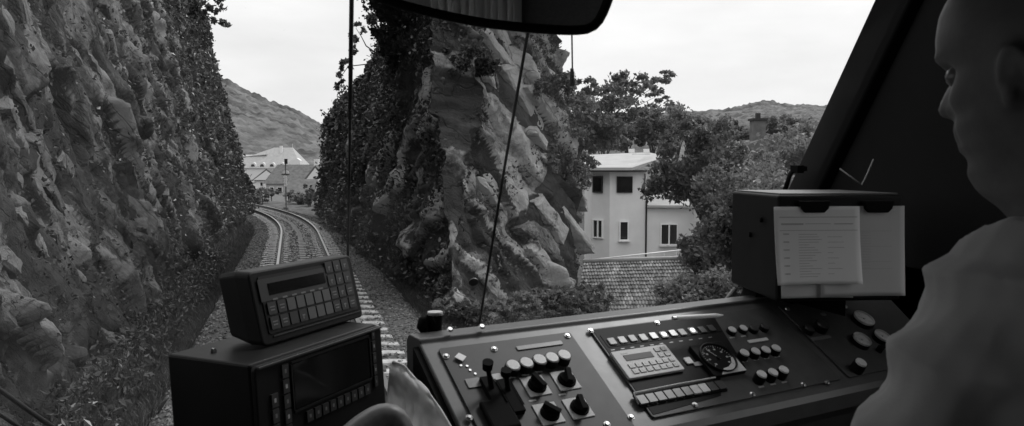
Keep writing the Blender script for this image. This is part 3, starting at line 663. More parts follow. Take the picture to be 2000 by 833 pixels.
# windows in the angled bay at the left: small frame parts turned with the bay wall
bayrot = math.atan2(-1.0, .97)
for (a, b_, z0, z1, g_) in ((.18, .85, Z_(376), Z_(346), 'wood'), (.2, .9, Z_(466), Z_(431), 'framew')):
    o = MB().box(((a+b_)/2, -.01, (z0+z1)/2), (b_-a, .05, z1-z0)).build('window', M['glassd'], hw, loc=(-.97, 1.0, 0)); o.rotation_euler = (0, 0, bayrot)
    mb = MB()
    for x in (a, b_): mb.box((x, -.045, (z0+z1)/2), (.07, .09, z1-z0+.07))
    for z in (z0, z1): mb.box(((a+b_)/2, -.046, z), (b_-a-.07, .088, .07))
    if g_ == 'framew': mb.box(((a+b_)/2, -.04, (z0+z1)/2), (.1, .07, z1-z0-.07))
    mb.build('frame', M[g_], o)
mb = MB(); mb.tube([(X_(1261), -.06, -.2), (X_(1261), -.06, Z_(400)), (X_(1261), -.06, Z_(392))], .05, 8)
mb.tube([(X_(1252), -.06, Z_(384)), (X_(1257), -.06, Z_(382)), (X_(1258), -.06, Z_(340))], .035, 8); mb.build('drainpipe', M['wood'], hw)
for x in (1242, 1272):
    MB().box((X_(x), 2.0, zt+1.25), (.35, .06, .24), Matrix.Rotation(-.35, 3, 'X')).build('roof_light', M['walll'], hw)
MB().box((X_(1262), 2.1, zt+1.06), (1.1, .1, .05)).build('roof_rail', M['walll'], hw)
# terrace railing
a, b_ = P(1152, 508, 40), P(1345, 487, 40.5)
tr_ = thing('terrace_railing', 'thin white terrace railing in front of the white house', 'railing', loc=a)
mb = MB(); mb.tube([Vector(), b_-a], .035, 6); mb.build('top_rail', M['metalw'], tr_)
for k in range(9):
    q = (b_-a)*(k/8); MB().cyl(q, q - Vector((0, 0, .75)), .018, n=6).build('post', M['metalw'], tr_)
# tiled roof below
e0, e1, r1, r0 = P(1120, 640, 25), P(1440, 640, 22.5), P(1400, 506, 28), P(1140, 514, 30)
ro = thing('tiled_roof_house', 'low house whose brown scalloped tile roof lies below the white house', 'house', loc=e0)
U = (e1-e0); Wv = ((r0-e0) + (r1-e1))/2; nrm = U.cross(Wv).normalized(); mb = MB(); rows, cols = 15, 40
nU = cols*6
rows, cols = 17, 46
for i in range(rows):
    for j in range(-1, cols+1):
        u0 = (j + .5*(i % 2))/cols + .0015; u1 = u0 + .88/cols; u0, u1 = max(0, u0), min(1, u1)
        if u1 - u0 < .004: continue
        jit = random.uniform(-.006, .012); vs = []
        for k_ in range(5):
            u = u0 + (u1-u0)*k_/4; arch = sin(pi*k_/4)
            for w_, lf in ((i-.06-.22*arch, .062), (i-.06-.22*arch, .022), (i+1.0, .012)):
                vs.append(e0.lerp(e1, u).lerp(r0.lerp(r1, u), min(1, max(0, w_/rows)) if i else w_/rows) - e0 + nrm*(lf + .028*arch + jit))
        order = [(k_*3, (k_+1)*3, (k_+1)*3+2, k_*3+2) for k_ in range(4)] + [(k_*3+1, (k_+1)*3+1, (k_+1)*3, k_*3) for k_ in range(4)]
        mb.add(vs, order, False)
mb.build('roof', M['tile'], ro)
mb = MB(); mb.tube([r0-e0+nrm*.04, r1-e0+nrm*.04], .12, 8); mb.build('ridge', M['roofl'], ro)
back = Vector((0, 0, 0)) + (r0-e0)*1.0
mb = MB(); dn = Vector((0, 0, -2.6)); A = [Vector(), U, r1-e0, r0-e0]; A = [q*.985 - nrm*.05 for q in A]
mb.add(A + [Vector((q.x, q.y, -2.6)) for q in A], [(0, 1, 2, 3), (0, 4, 5, 1), (1, 5, 6, 2), (2, 6, 7, 3), (3, 7, 4, 0)]); mb.build('wall', M['wallg'], ro)
# chimney behind the trees
cq = P(1479, 296, 50); ch = thing('chimney_house', 'house hidden behind the trees that shows only its dark chimney', 'house', Matrix.Translation(cq) @ Matrix.Rotation(R(-YAW), 4, 'Z'))
k = 50/FPX
MB().box((0, 0, 28*k), (24*k, 24*k, 66*k)).build('chimney', M['roofd'], ch)
MB().box((0, 0, 61.5*k), (30*k, 30*k, 4*k)).box((0, 0, 68*k), (8*k, 8*k, 12*k)).build('chimney_cap', M['wood'], ch)
MB().prism([(-3, -2, -.2), (3, -2, -.2), (0, -2, .8)], (0, 6, 0)).build('roof', M['roofd'], ch)
MB().box((0, 1, -3.6), (5.4, 5.4, 6.8)).build('wall', M['wallw'], ch)
# a pale gable seen between trunks
q = P(1425, 468, 40); k = 40/FPX; g1 = thing('pale_outbuilding', 'pale outbuilding glimpsed between the garden trees left of the document box', 'outbuilding', Matrix.Translation(q) @ Matrix.Rotation(R(-YAW), 4, 'Z'))
MB().prism([(-.9, 0, -3.5), (1.2, 0, -3.5), (1.2, 0, 1.9), (-.9, 0, 1.9)], (0, 4, 0)).build('wall', M['wallw'], g1)
MB().prism([(-1.1, -.2, 1.9), (1.4, -.2, 1.9), (.15, -.2, 2.7)], (0, 4.4, 0)).build('roof', M['roofd'], g1)
window(g1, -.5, -.6, .4, .5, -.001, 1)

# the town at the end of the cutting
d = 250; k = d/FPX
bh = thing('mansard_house', 'large pale building with a grey mansard roof, arched dormers and white chimneys', 'house', hframe(490, 345, d, 0))
XX = lambda px: (px-490)*k
ZZ = lambda py: (345-py)*k
MB().prism([(XX(430), 0, -6), (XX(589), 0, -6), (XX(589), 12, -6), (XX(430), 12, -6)], (0, 0, ZZ(329)+6)).build('wall', M['walll'], bh)
MB().box((XX(510), -.2, ZZ(328)), (XX(594)-XX(428), .5, .35)).build('cornice', M['walll'], bh)
mb = MB(); zt0, zt1 = ZZ(327), ZZ(288)
lo = [(XX(428), -.4, zt0), (XX(591), -.4, zt0), (XX(591), 12.4, zt0), (XX(428), 12.4, zt0)]; hi = [(XX(526), 5.5, zt1), (XX(562), 5.5, zt1), (XX(562), 6.5, zt1), (XX(526), 6.5, zt1)]
mb.add(lo + hi, [(0, 1, 5, 4), (1, 2, 6, 5), (2, 3, 7, 6), (3, 0, 4, 7), (4, 5, 6, 7)]); mb.prism([(XX(430), 2.6, ZZ(310)), (XX(516), 2.6, ZZ(303)), (XX(516), 9, ZZ(303)), (XX(430), 9, ZZ(303))], (0, 0, .2)); mb.build('roof', M['roofl'], bh)
for px in (495, 513, 532, 551):
    mb = MB(); pts = [(XX(px)-1.05, -.5, zt0)] + [(XX(px)+1.05*cos(t), -.5, zt0+.35+1.25*sin(t)) for t in [pi*(1-i/8) for i in range(9)]] + [(XX(px)+1.05, -.5, zt0)]
    mb.prism(pts, (0, 2.2, 0)); o = mb.build('dormer', M['walll'], bh)
    mb = MB(); pts = [(XX(px)-.62, -.52, zt0+.15)] + [(XX(px)+.62*cos(t), -.52, zt0+.4+.62*sin(t)) for t in [pi*(1-i/8) for i in range(9)]] + [(XX(px)+.62, -.52, zt0+.15)]
    mb.prism(pts, (0, .015, 0)); mb.build('window', M['glassd'], o)
for px, a, b_ in ((543, 300, 285), (517, 308, 297)):
    MB().box((XX(px), 4.0, (ZZ(a)+ZZ(b_))/2), (.75, .75, ZZ(b_)-ZZ(a))).build('chimney', M['walll'], bh)
MB().prism([(XX(569), -.9, ZZ(332)), (XX(588), -.9, ZZ(332)), (XX(588), -.9, ZZ(314)), (XX(581), -.9, ZZ(309)), (XX(569), -.9, ZZ(314))], (0, 2.5, 0)).build('gable', M['walll'], bh)
MB().cyl((XX(562), 6, zt1), (XX(562), 6, zt1+1.3), .05, n=6).build('finial', M['walll'], bh)
def house(label, px, py, d, turn, w_, dep, hwall, hroof, wallm, roofm, ridge='x', wins=(), chim=None, over=.4):
    h = thing('town_house', label, 'house', hframe(px, py, d, turn), 'houses at the end of the cutting')
    MB().box((w_/2, dep/2, hwall/2-2), (w_, dep, hwall+4)).build('wall', M[wallm], h)
    o = over; mb = MB(); z = hwall
    if ridge == 'x':
        v = [(-o, -o, z), (w_+o, -o, z), (w_+o, dep+o, z), (-o, dep+o, z), (w_*.12, dep/2, z+hroof), (w_*.88, dep/2, z+hroof)]; f = [(0, 1, 5, 4), (1, 2, 5), (2, 3, 4, 5), (3, 0, 4), (3, 2, 1, 0)]
    else:
        v = [(-o, -o, z-.1), (w_+o, -o, z-.1), (w_+o, dep+o, z-.1), (-o, dep+o, z-.1), (w_/2, -o, z+hroof), (w_/2, dep+o, z+hroof)]; f = [(0, 4, 5, 3), (1, 2, 5, 4), (0, 1, 4), (2, 3, 5), (3, 2, 1, 0)]
    mb.add(v, f); rf = mb.build('roof', M[roofm], h)
    if ridge == 'y':
        MB().prism([(0, -.02-o, z), (w_, -.02-o, z), (w_/2, -.02-o, z+hroof-.35)], (0, .01, 0)).build('gable', M[wallm], h)
    if chim: MB().box((w_*chim, dep*.55, z+hroof), (.6, .6, 1.6)).build('chimney', M['walll'], rf)
    for (a, b_, c, e) in wins: window(h, a, b_, c, e, -.001, 0, .08, False)
    return h
house('pale gabled town house left of the railway signal', 497, 362, 150, 8, 5.4, 8, 1.0, 2.2, 'walll', 'roofd', 'y', ((1.2, -.2, 1.8, .6), (3.4, -.2, 4.0, .6)))
house('dark hip roofed town house just behind the railway signal', 520, 386, 112, -6, 8.2, 7, 2.0, 2.8, 'wallg', 'roofd', 'x', ((.5, .5, 1.1, 1.5), (1.6, .5, 2.3, 1.5)))
house('small steep roofed house beside the right hand ivy wall', 590, 392, 96, 0, 3.6, 6, 1.8, 2.6, 'walll', 'roofd', 'y', ((.5, .6, 1.0, 1.3), (1.6, .6, 2.1, 1.3)), .3)
house('lowest dark roofed house between signal and ivy wall', 556, 398, 86, -14, 4.0, 5, 1.0, 1.7, 'wallg', 'roofd', 'x', ((.3, .2, .8, .8),), None)
# signal
d = 59; k = d/FPX; q = P(559, 404, d)
sg = thing('railway_signal', 'tall railway signal with pale round discs on a thin mast beside the curve', 'signal', Matrix.Translation(q) @ Matrix.Rotation(R(-YAW), 4, 'Z'))
mb = MB().cyl((0, 0, -.6), (0, 0, 92*k), .055, n=10).box((0, .0, -.3), (.35, .35, .5)); mb.build('mast', M['signal'], sg)
MB().box((.04*1, 0, 88*k), (.22, .12, 10*k)).build('signal_head', M['wood'], sg)
MB().prism([Vector((.26*cos(t), 0, 65*k + .22*sin(t))) for t in [pi*i/10 for i in range(11)]], (0, -.04, 0)).build('disc', M['metalw'], sg)
MB().box((0, -.03, 64*k-.06), (.6, .03, .08)).build('crossbar', M['wood'], sg)
for j, z in enumerate((58, 52.5, 47, 42)):
    MB().cyl((-.02+.02*(j % 2), -.06, z*k), (-.02+.02*(j % 2), -.1, z*k), .12, n=14).build('disc', M['metalw'], sg)
for j, a in enumerate([('rounded bush left of the footpath by the curve', 512, 384, 72, 26, 18), ('low bush against the left rock wall by the curve', 497, 392, 66, 18, 16), ('bush right of the railway signal', 585, 388, 70, 24, 18),
          ('dark bush at the foot of the right ivy wall', 606, 384, 66, 16, 26), ('small bush right behind the signal mast', 568, 378, 80, 16, 10), ('bush behind the low bushes at the left', 530, 376, 90, 20, 10)]):
    lb, px, py, d, rx, ry = a
    simple_tree('line_side_bush', lb, 'bush', px, py, d, rx, ry, -2.2, 1500, .12, 'leafd' if j % 2 else 'leaf', 'bushes by the curve', 4)
# tuft overhanging from the left wall top
c = P(415, 40, 42); bs = P(350, 70, 40)
cl = [(tuple(P(px, py, 41)), (r/FPX*41, r/FPX*41, r*.8/FPX*41)) for px, py, r in ((398, 12, 26), (420, 30, 20), (438, 44, 12), (410, -12, 30), (385, 30, 20), (430, 15, 12))]
tree('overhanging_bush', 'wispy bush overhanging from the top of the left rock wall against the sky', 'bush', bs, [([bs, P(400, 30, 41), P(440, 45, 41)], .05), ([bs, P(395, 10, 41), P(420, -10, 41)], .04)], cl, 700, .14, 'leafd')
cl = [(tuple(P(px, py, 30)), (r/FPX*30, r/FPX*30, r/FPX*30)) for px, py, r in ((693, 75, 12), (702, 55, 10), (688, 98, 9), (735, 30, 22), (660, 160, 14), (675, 130, 14), (760, 5, 25))]
bs = P(760, 120, 30.5)
tree('rock_top_bush', 'twiggy bush on the crest of the ivy covered rock beside the long vertical wiper', 'bush', bs, [([bs, P(715, 90, 30), P(695, 55, 30)], .04), ([bs, P(680, 130, 30), P(662, 155, 30)], .03), ([bs, P(745, 60, 30), P(740, 15, 30)], .03)], cl, 1500, .1, 'leafd')
# ------------------------------------------------------------------ the cab: shell, pillar, windscreen
WY, WZ, WK = 1.763, 2.63, -.69             # windscreen: y = WY + WK (z - WZ)
def wy(z): return WY + WK*(z-WZ)
FL, RF = 1.45, 3.62
def wallbox(name, m, *args):
    mb = MB()
    for c, d in args: mb.box(c, d)
    o = mb.build(name, m); kind(o, 'structure'); return o
wallbox('cab_floor', M['floor'], ((0, .45, FL-.03), (2.9, 3.4, .06)))
wallbox('cab_ceiling', M['cab'], ((0, -.1, RF), (2.9, 2.3, .06)))
wallbox('cab_back_wall', M['key'], ((0, -1.25, 2.4), (2.9, .06, 2.4)))
# side walls with window openings; the left ones shaped to dim driver, light curtain
wallbox('cab_left_wall', M['cab'], ((-1.42, .2, 1.85), (.06, 3.6, 1.1)), ((-1.42, .0, 3.42), (.06, 2.6, .36)), ((-1.42, .10, 2.82), (.06, .9, .84)), ((-1.42, -1.15, 2.82), (.06, .2, .84)))
wallbox('cab_right_wall', M['cab'], ((1.42, .35, 1.85), (.06, 3.0, 1.24)), ((1.42, .0, 3.35), (.06, 2.6, .5)), ((1.42, -.65, 2.7), (.06, 1.3, .8)))
mb = MB(); x = 1.39
mb.prism([(x, 1.26, 2.3), (x, 1.95, 2.3), (x, wy(2.63)+.02, 2.63), (x, wy(3.1)+.02, 3.1), (x, 1.0, 3.1)], (.06, 0, 0)); o = mb.build('cab_corner_wall', M['cab']); kind(o, 'structure')
mb = MB(); mb.prism([(-1.45, wy(1.98)+.04, 1.2), (1.45, wy(1.98)+.04, 1.2), (1.45, wy(1.98)+.04, 1.98), (-1.45, wy(1.98)+.04, 1.98)], (0, .05, 0)); o = mb.build('cab_front_wall', M['cab']); kind(o, 'structure')
mb = MB(); mb.prism([(-1.3, wy(3.18)-.02, 3.18), (1.38, wy(3.18)-.02, 3.18), (1.38, wy(3.6)-.02, 3.6), (-1.3, wy(3.6)-.02, 3.6)], (0, -.03, -.02)); o = mb.build('header_light_block', M['cabd']); kind(o, 'structure')  # unseen panel, lowered to cut sky light on driver and console
def bar(a, b, w_, t, up=(0, 0, 1)):
    """box beam from a to b, w_ wide (across), t thick"""
    a = Vector(a); b = Vector(b); d = (b-a); L = d.length; d.normalize(); s_ = d.cross(Vector(up)).normalized(); q = s_.cross(d)
    m = Matrix((s_, d, q)).transposed(); return ((a+b)/2, (w_, L, t), m)
mb = MB()
for sx in (1,):
    lo = Vector((1.362, wy(2.0), 2.0)); hi = Vector((1.362, wy(3.58), 3.58))
    p_ = [lo + Vector((0, 0, 0)), hi, hi + Vector((.14, -.05, 0)), lo + Vector((.14, -.05, 0))]
    mb.prism(p_, (0, .09, .06))
    mb.prism([lo + Vector((.055, -.01, 0)), hi + Vector((.055, -.01, 0)), hi + Vector((.14, -.25, 0)), lo + Vector((.14, -.25, 0))], (.0, .02, .01))
pl = mb.build('windscreen_pillar', M['blackm'], bevel=.01); kind(pl, 'structure')
mb = MB(); lo = Vector((-1.30, wy(2.0), 2.0)); hi = Vector((-1.30, wy(3.58), 3.58))
mb.prism([lo, hi, hi + Vector((-.14, -.05, 0)), lo + Vector((-.14, -.05, 0))], (0, .09, .06)); pl = mb.build('windscreen_pillar', M['blackm'], bevel=.01); kind(pl, 'structure')
mb = MB(); a = Vector((-1.3, wy(2.0)+.03, 2.0)); b_ = Vector((1.36, wy(2.0)+.03, 2.0)); c_ = Vector((1.36, wy(3.56)+.03, 3.56)); d_ = Vector((-1.3, wy(3.56)+.03, 3.56))
mb.add([a, b_, c_, d_], [(0, 1, 2, 3)]); ws = mb.build('windscreen', M['glass']); tag(ws, 'large sloping windscreen of clear glass across the whole cab front', 'windscreen')
mb = MB(); mb.add([(1.42, .0, 2.47), (1.42, 1.24, 2.47), (1.42, 1.0, 3.1), (1.42, .0, 3.1)], [(0, 1, 2, 3)]); sw = mb.build('side_window', M['glass']); tag(sw, 'side window of the cab beyond the driver', 'window')

# wipers on the outside of the glass
wn_ = Vector((0, 1, -WK)).normalized()
def wsp(px, py, off=.05): return on_plane(px, py, Vector((0, WY, WZ)) + wn_*off, wn_)
def wiper(label, pts, r, extra=None, m='rubber'):
    P0 = [wsp(*p) for p in pts]; t = thing('wiper', label, 'wiper', loc=P0[-1])
    MB().tube([p - P0[-1] for p in P0], r, 8).build('arm', M[m], t)
    q0, q1 = P0[0] - P0[-1], P0[0].lerp(P0[-1], .45) - P0[-1]
    if extra: extra(t, q0, q1, P0)
    return t
def bladex(t, q0, q1, P0):
    MB().tube([q0 - wn_*.012, q1 - wn_*.012], .0045, 6).build('blade', M['rubber'], t)
def discx(t, q0, q1, P0):
    c = wsp(925, 552, .03) - P0[-1]; MB().cyl(c, c + wn_*.004, .013, n=20).build('rod_disc', M['radkey'], t)  # small grey disc beside the slanting rod
wiper('long thin vertical wiper rod crossing the view of the ivy covered rock', [(687, -90), (686, 30), (683, 300), (679, 520)], .0032, bladex)
wiper('thin slanting wiper rod running down from below the mirror to the console', [(1052, -40), (1030, 70), (985, 330), (935, 640), (932, 690)], .0036, discx)
def tipx(t, q0, q1, P0): MB().tube([wsp(1117, 135)-P0[-1], wsp(1118, 166)-P0[-1]], [.004, .0065], 8).build('tip', M['rubber'], t)
wiper('short thin rod hanging below the right end of the mirror', [(1118, -60), (1117, 70), (1118, 140)], .0018, tipx, 'signal')
def bl2(t, q0, q1, P0):
    a, b_ = wsp(-60, 770)-P0[-1], wsp(110, 882)-P0[-1]; MB().tube([a, b_], .006, 6).build('blade', M['rubber'], t)
wiper('dark wiper lying across the lower left corner of the windscreen', [(-60, 715), (0, 762), (60, 805), (140, 860)], .0062, bl2)
# small latch and bracket by the foot of the pillar
q = P(1552, 352, 2.0); lt = thing('window_latch', 'small black latch at the foot of the windscreen pillar, over the document box', 'latch', loc=q)
L_ = lambda px, py, d=2.0: P(px, py, d) - q
MB().tube([L_(1533, 372), L_(1542, 345), L_(1546, 336)], .006, 8).build('lever', M['blackm'], lt)
MB().box(L_(1557, 331), (.02, .03, .02)).box(L_(1562, 330), (.03, .02, .012)).build('bracket', M['blackm'], lt)
q = P(1640, 330, 1.62); cb = MB().tube([Vector(), P(1662, 346, 1.6)-q, P(1683, 362, 1.58)-q, P(1694, 340, 1.62)-q, P(1706, 312, 1.66)-q], .0017, 6).build('cable', M['signal'], loc=q)
tag(cb, 'thin grey cable looping against the dark corner behind the document box', 'cable')
q = P(1430, 590, 1.95); a_ = MB().tube([P(1395, 615, 1.95)-q, P(1437, 563, 1.95)-q], .006, 8).box(P(1447, 552, 1.95)-q, (.03, .02, .02)).build('wiper_linkage', M['signal'], loc=q)
tag(a_, 'grey metal linkage outside the glass just left of the document box', 'linkage')

# rear view mirror
mc = P(965, -45, 1.02); tgt = Vector((-.05, -1.1, 2.75)); n_ = ((CAM-mc).normalized() + (tgt-mc).normalized()).normalized()
u_ = (P(1150, 40, 1.0) - P(860, 8, 1.0)); fm = Fr(mc, u_, n_)
outl = [(700, -14), (760, 12), (850, 36), (930, 52), (1000, 61), (1070, 67), (1118, 69), (1150, 66), (1170, 54), (1184, 33), (1197, 0), (1212, -50), (1218, -100), (1205, -135), (1170, -150), (950, -170), (760, -165), (700, -150), (676, -110), (672, -60), (682, -28)]
pts = [fm.L(a, b_) for a, b_ in outl]
def resample(p, n):
    p = p + [p[0]]; d = [0]
    for a, b_ in zip(p[:-1], p[1:]): d.append(d[-1] + (b_-a).length)
    out = []
    for k in range(n):
        t = d[-1]*k/n; i = max(j for j in range(len(d)-1) if d[j] <= t); f = (t-d[i])/(d[i+1]-d[i]); 
        P0, P1, P2, P3 = p[(i-1) % (len(p)-1)], p[i], p[i+1], p[(i+2) % (len(p)-1)]
        out.append(.5*((2*P1) + (P2-P0)*f + (2*P0-5*P1+4*P2-P3)*f*f + (3*P1-P0-3*P2+P3)*f**3))
    return out
pts = resample(pts, 72); cen = sum(pts, Vector())/len(pts)
mr_ = thing('rear_view_mirror', 'wide black framed mirror at the top edge showing the cab behind', 'mirror', fm.m)
inner = []
for i, p in enumerate(pts):
    t = (pts[(i+1) % 72] - pts[i-1]).normalized(); n2 = Vector((-t.y, t.x, 0)); 
    if n2.dot(cen-p) < 0: n2 = -n2
    inner.append(p + n2*.0125)
mb = MB(); N_ = 72
rings = [[p + Vector((0, 0, -.02)) for p in pts], [p + Vector((0, 0, .004)) for p in pts], [p.lerp(q, .35) + Vector((0, 0, .009)) for p, q in zip(pts, inner)], [p.lerp(q, .8) + Vector((0, 0, .007)) for p, q in zip(pts, inner)], [p + Vector((0, 0, .0)) for p in inner]]
vs = [q for rg in rings for q in rg]; fs = [(k_*N_+i, k_*N_+(i+1) % N_, (k_+1)*N_+(i+1) % N_, (k_+1)*N_+i) for k_ in range(4) for i in range(N_)]
mb.add(vs, fs + [tuple(range(N_))[::-1]], True); mb.build('frame', M['black'], mr_)
MB().add([p*1.0 + Vector((0, 0, .001)) for p in inner], [tuple(range(N_))]).build('mirror_glass', M['mirror'], mr_)
mi_ = fm.i @ Vector((mc.x, mc.y, RF)); MB().tube([Vector((0, 0, -.02)), mi_], .012, 10).build('bracket', M['black'], mr_)

# curtain and door behind the camera (seen in the mirror)
mb = MB(); V = []; nu = 120
for i in range(nu):
    x = -.80 + .40*i/(nu-1)
    for z in (3.4, 3.0, 2.4, 1.7): V.append((x, -1.13 + .028*sin(i*.62) + .012*sin(i*.23), z))
cu = mesh_np('curtain', V, grid_faces(nu, 4), M['curtain'], smooth=True); tag(cu, 'pale pleated curtain on the rear wall, visible in the mirror', 'curtain')
cu.modifiers.new('s', 'SOLIDIFY').thickness = .004
# ------------------------------------------------------------------ console
CZ0, CZ1 = CAM.z - .303, CAM.z - .42
BL, BR_, FRr = on_z(1145, 645, CZ0), on_z(1500, 600, CZ0), on_z(1575, 755, CZ1)
un = (BR_-BL).normalized(); vn = (BL-FRr); vn = (vn - un*vn.dot(un)).normalized(); nn_ = un.cross(vn).normalized()
CF = Fr(BL, un, nn_); C_ = CF.L
con = thing('control_console', 'long grey driver console with three instrument panels under the windscreen', 'console', CF.m)
upl = CF.m.inverted().to_3x3() @ Vector((0, 0, 1))         # world up in console coordinates
bh_ = upl.cross(Vector((1, 0, 0))).normalized()*-1        # horizontal, away from the driver
if bh_.y < 0: bh_ = -bh_
x0, x1 = C_(842, 690).x, C_(1760, 600).x + .10; vf = C_(1610, 767).y; vb = C_(1110, 640).y + .004
pr = [Vector((0, vf-.012, -.004)), Vector((0, vf, .0)), Vector((0, vb, .0)), Vector((0, vb+.004, .004)), Vector((0, vb+.008, .004)) ]
e_ = pr[-1]; pr += [e_ + bh_*.045, e_ + bh_*.055 - upl*.012, e_ + bh_*.055 - upl*.30, Vector((0, vf-.012, -.004)) - upl*.35 + bh_*.12, Vector((0, vf-.012, -.004)) - upl*.045 + bh_*.012, Vector((0, vf-.016, -.010)) - upl*.02]
mb = MB(); mb.prism([p + Vector((x0-.012, 0, 0)) for p in pr], (x1-x0+.012, 0, 0)); mb.build('housing', M['consb'], con, bevel=.005, seg=3)
mb = MB(); fl = Vector((0, vf-.012, -.004)) - upl*.045 + bh_*.03; mb.prism([fl + Vector((x0, 0, 0)), fl + Vector((x1, 0, 0)), fl + Vector((x1, 0, 0)) - upl*.9, fl + Vector((x0, 0, 0)) - upl*.9], bh_*.05)
mb.build('front_board', M['blackm'], con)
MB().prism([Vector((x0-.011, vb, -.006)), Vector((x0-.011, vf, -.01)), Vector((x0-.011, vf, -.01)) - upl*.95, Vector((x0-.011, vb, -.006)) - upl*.95], (-.012, 0, 0)).build('side_board', M['cabd'], con)
TH = .004
def panel(corners, m='cons'):
    c = [C_(*p) for p in corners]; mb = MB(); mb.prism([Vector((q.x, q.y, .0015)) for q in c], (0, 0, TH-.0015)); o = mb.build('control_panel', M[m], con, bevel=.0012); return o
# corners are straight in the console's own plane
def rectpanel(a, b_):
    """panel between two pixel corners, square to the console"""
    return None
ya, yb = C_(1283, 634).y, C_(1470, 779).y
def qp(xa, xb, y0, y1, m='cons'):
    mb = MB(); mb.prism([Vector((p.x, p.y, .0012)) for p in rrect(xa, y0, xb, y1, .006)], (0, 0, TH-.0012)); return mb.build('control_panel', M[m], con, bevel=.0008)
xA0, xA1 = C_(858, 692).x, C_(1112, 652).x
xB0, xB1 = C_(1150, 646).x, C_(1500, 602).x
yB0 = C_(1575, 757).y; yB1 = C_(1500, 602).y
xA1 = min(xA1, xB0-.022)
yA1 = yB1
pA = qp(xA0, xA1, yB0-.03, yA1); pB = qp(xB0, xB1+.004, yB0, yB1, 'consg'); 
xC0 = xB1 + .028; pC = qp(xC0, x1-.01, yB0, yB1, 'consg')
def part(mb, name, m, parent, **k): return mb.build(name, m, parent, **k)
def Lq(px, py, h=.004): return C_(px, py, h)
def screw(parent, px, py, h=TH, r=.0062):
    q = Lq(px, py, h); mb = MB(); mb.cyl((0, 0, 0), (0, 0, .002), r, r*.9, 14).cyl((0, 0, .002), (0, 0, .0042), r*.86, r*.45, 14)
    return mb.build('screw', M['chrome'], parent, loc=q)
for px, py in ((871, 697), (965, 683), (1108, 657), (916, 817), (1000, 795)): screw(pA, px, py)
for px, py in ((1153, 647), (1232, 816), (1357, 792), (1470, 771), (1569, 752), (1283, 632), (1538, 604)): screw(pB, px, py)
for px, py in ((1616, 748), (1651, 600), (1185, 830)): screw(pC if px > 1200 else pA, px, py)
def pbut(parent, px, py, r=.0105, hgt=.016, m='cap', top=None, name='push_button'):
    q = Lq(px, py, TH + hgt); q.z = TH
    mb = MB(); mb.mat(0).cyl((0, 0, 0), (0, 0, hgt*.86), r*1.18, r*1.12, 24).mat(1).cyl((0, 0, hgt*.86), (0, 0, hgt), r, r*.92, 24)
    mb.mat(0).cyl((0, 0, hgt), (0, 0, hgt+.0004), r*.55, r*.5, 20) if top else None
    return mb.build(name, [M['black'], M[m]], parent, loc=q)
for px, py in ((1003, 712), (1029, 707), (1055, 701), (1079, 697), (1103, 692)): pbut(pA, px, py, .0118)
for px, py, m in ((1431, 643, 'pale'), (1453, 640, 'pale'), (1474, 640, 'capd'), (1495, 637, 'capd')): pbut(pB, px, py, .0088, .010, m)
for px, py in ((1455, 688), (1477, 685), (1497, 682), (1517, 679)): pbut(pB, px, py, .0098, .015, 'pale')
for px, py in ((1489, 730), (1511, 726), (1532, 721)): pbut(pB, px, py, .0100, .020)
def plate(parent, px, py, w_, h_, m, name, z0=TH, t=.002, bev=.0006, rot=0, r=.002):
    q = Lq(px, py, z0); mb = MB(); mb.prism(rrect(-w_/2, -h_/2, w_/2, h_/2, r, 0, 3), (0, 0, t)); o = mb.build(name, M[m], parent, bevel=bev, seg=1, loc=q)
    if rot: o.rotation_euler = (0, 0, R(rot))
    return o
plate(pB, 1480, 666, .056, .0085, 'pale', 'label_strip')
plate(pA, 1054, 676, .095, .010, 'key', 'label_strip'); 
# rotary switches on square plates
def rotary(px, py, a, s_=.043):
    q = Lq(px, py); o = plate(pA, px, py, s_, s_, 'pale', 'switch_plate', r=.001)
    mb = MB(); mb.cyl((0, 0, .002), (0, 0, .006), .0165, .0160, 28).cyl((0, 0, .006), (0, 0, .010), .0135, .0125, 28)
    m = Matrix.Rotation(R(a), 3, 'Z'); mb.box((0, 0, .014), (.0095, .030, .010), m)
    k_ = mb.build('rotary_switch', M['blackm'], pA, loc=q + Vector((.0015, -.001, 0)), bevel=.001); return k_
rotary(1046, 755, 15); rotary(1104, 744, -20); rotary(1071, 809, 40); rotary(1129, 798, -10)
# levers at the left of the console
for px, py, dx, ln in ((958, 765, -.012, .055), (990, 770, -.006, .042)):
    q = Lq(px, py); mb = MB(); mb.box((0, -.01, .005), (.022, .07, .010)); 
    mb.box((.0115, -.01, .011), (.0022, .05, .002)); mb.cyl((0, 0, .008), (dx, .012, ln*.8), .0045, .0038, 12).cyl((dx, .012, ln*.75), (dx*1.15, .014, ln), .008, .009, 16)
    mb.build('lever', M['blackm'], pA, loc=q, bevel=.0008)
plate(pA, 925, 749, .026, .020, 'key', 'label_plate'); plate(pA, 968, 740, .024, .019, 'pale', 'label_plate')
for px, py in ((900, 715), (912, 716), (918, 724), (928, 731)): MB().cyl((0, 0, 0), (0, 0, .0015), .0022, n=10).build('indicator', M['chrome'], pA, loc=Lq(px, py))
MB().box((0, 0, .005), (.05, .06, .010)).build('switch_block', M['blackm'], pA, loc=Lq(975, 815), bevel=.004)
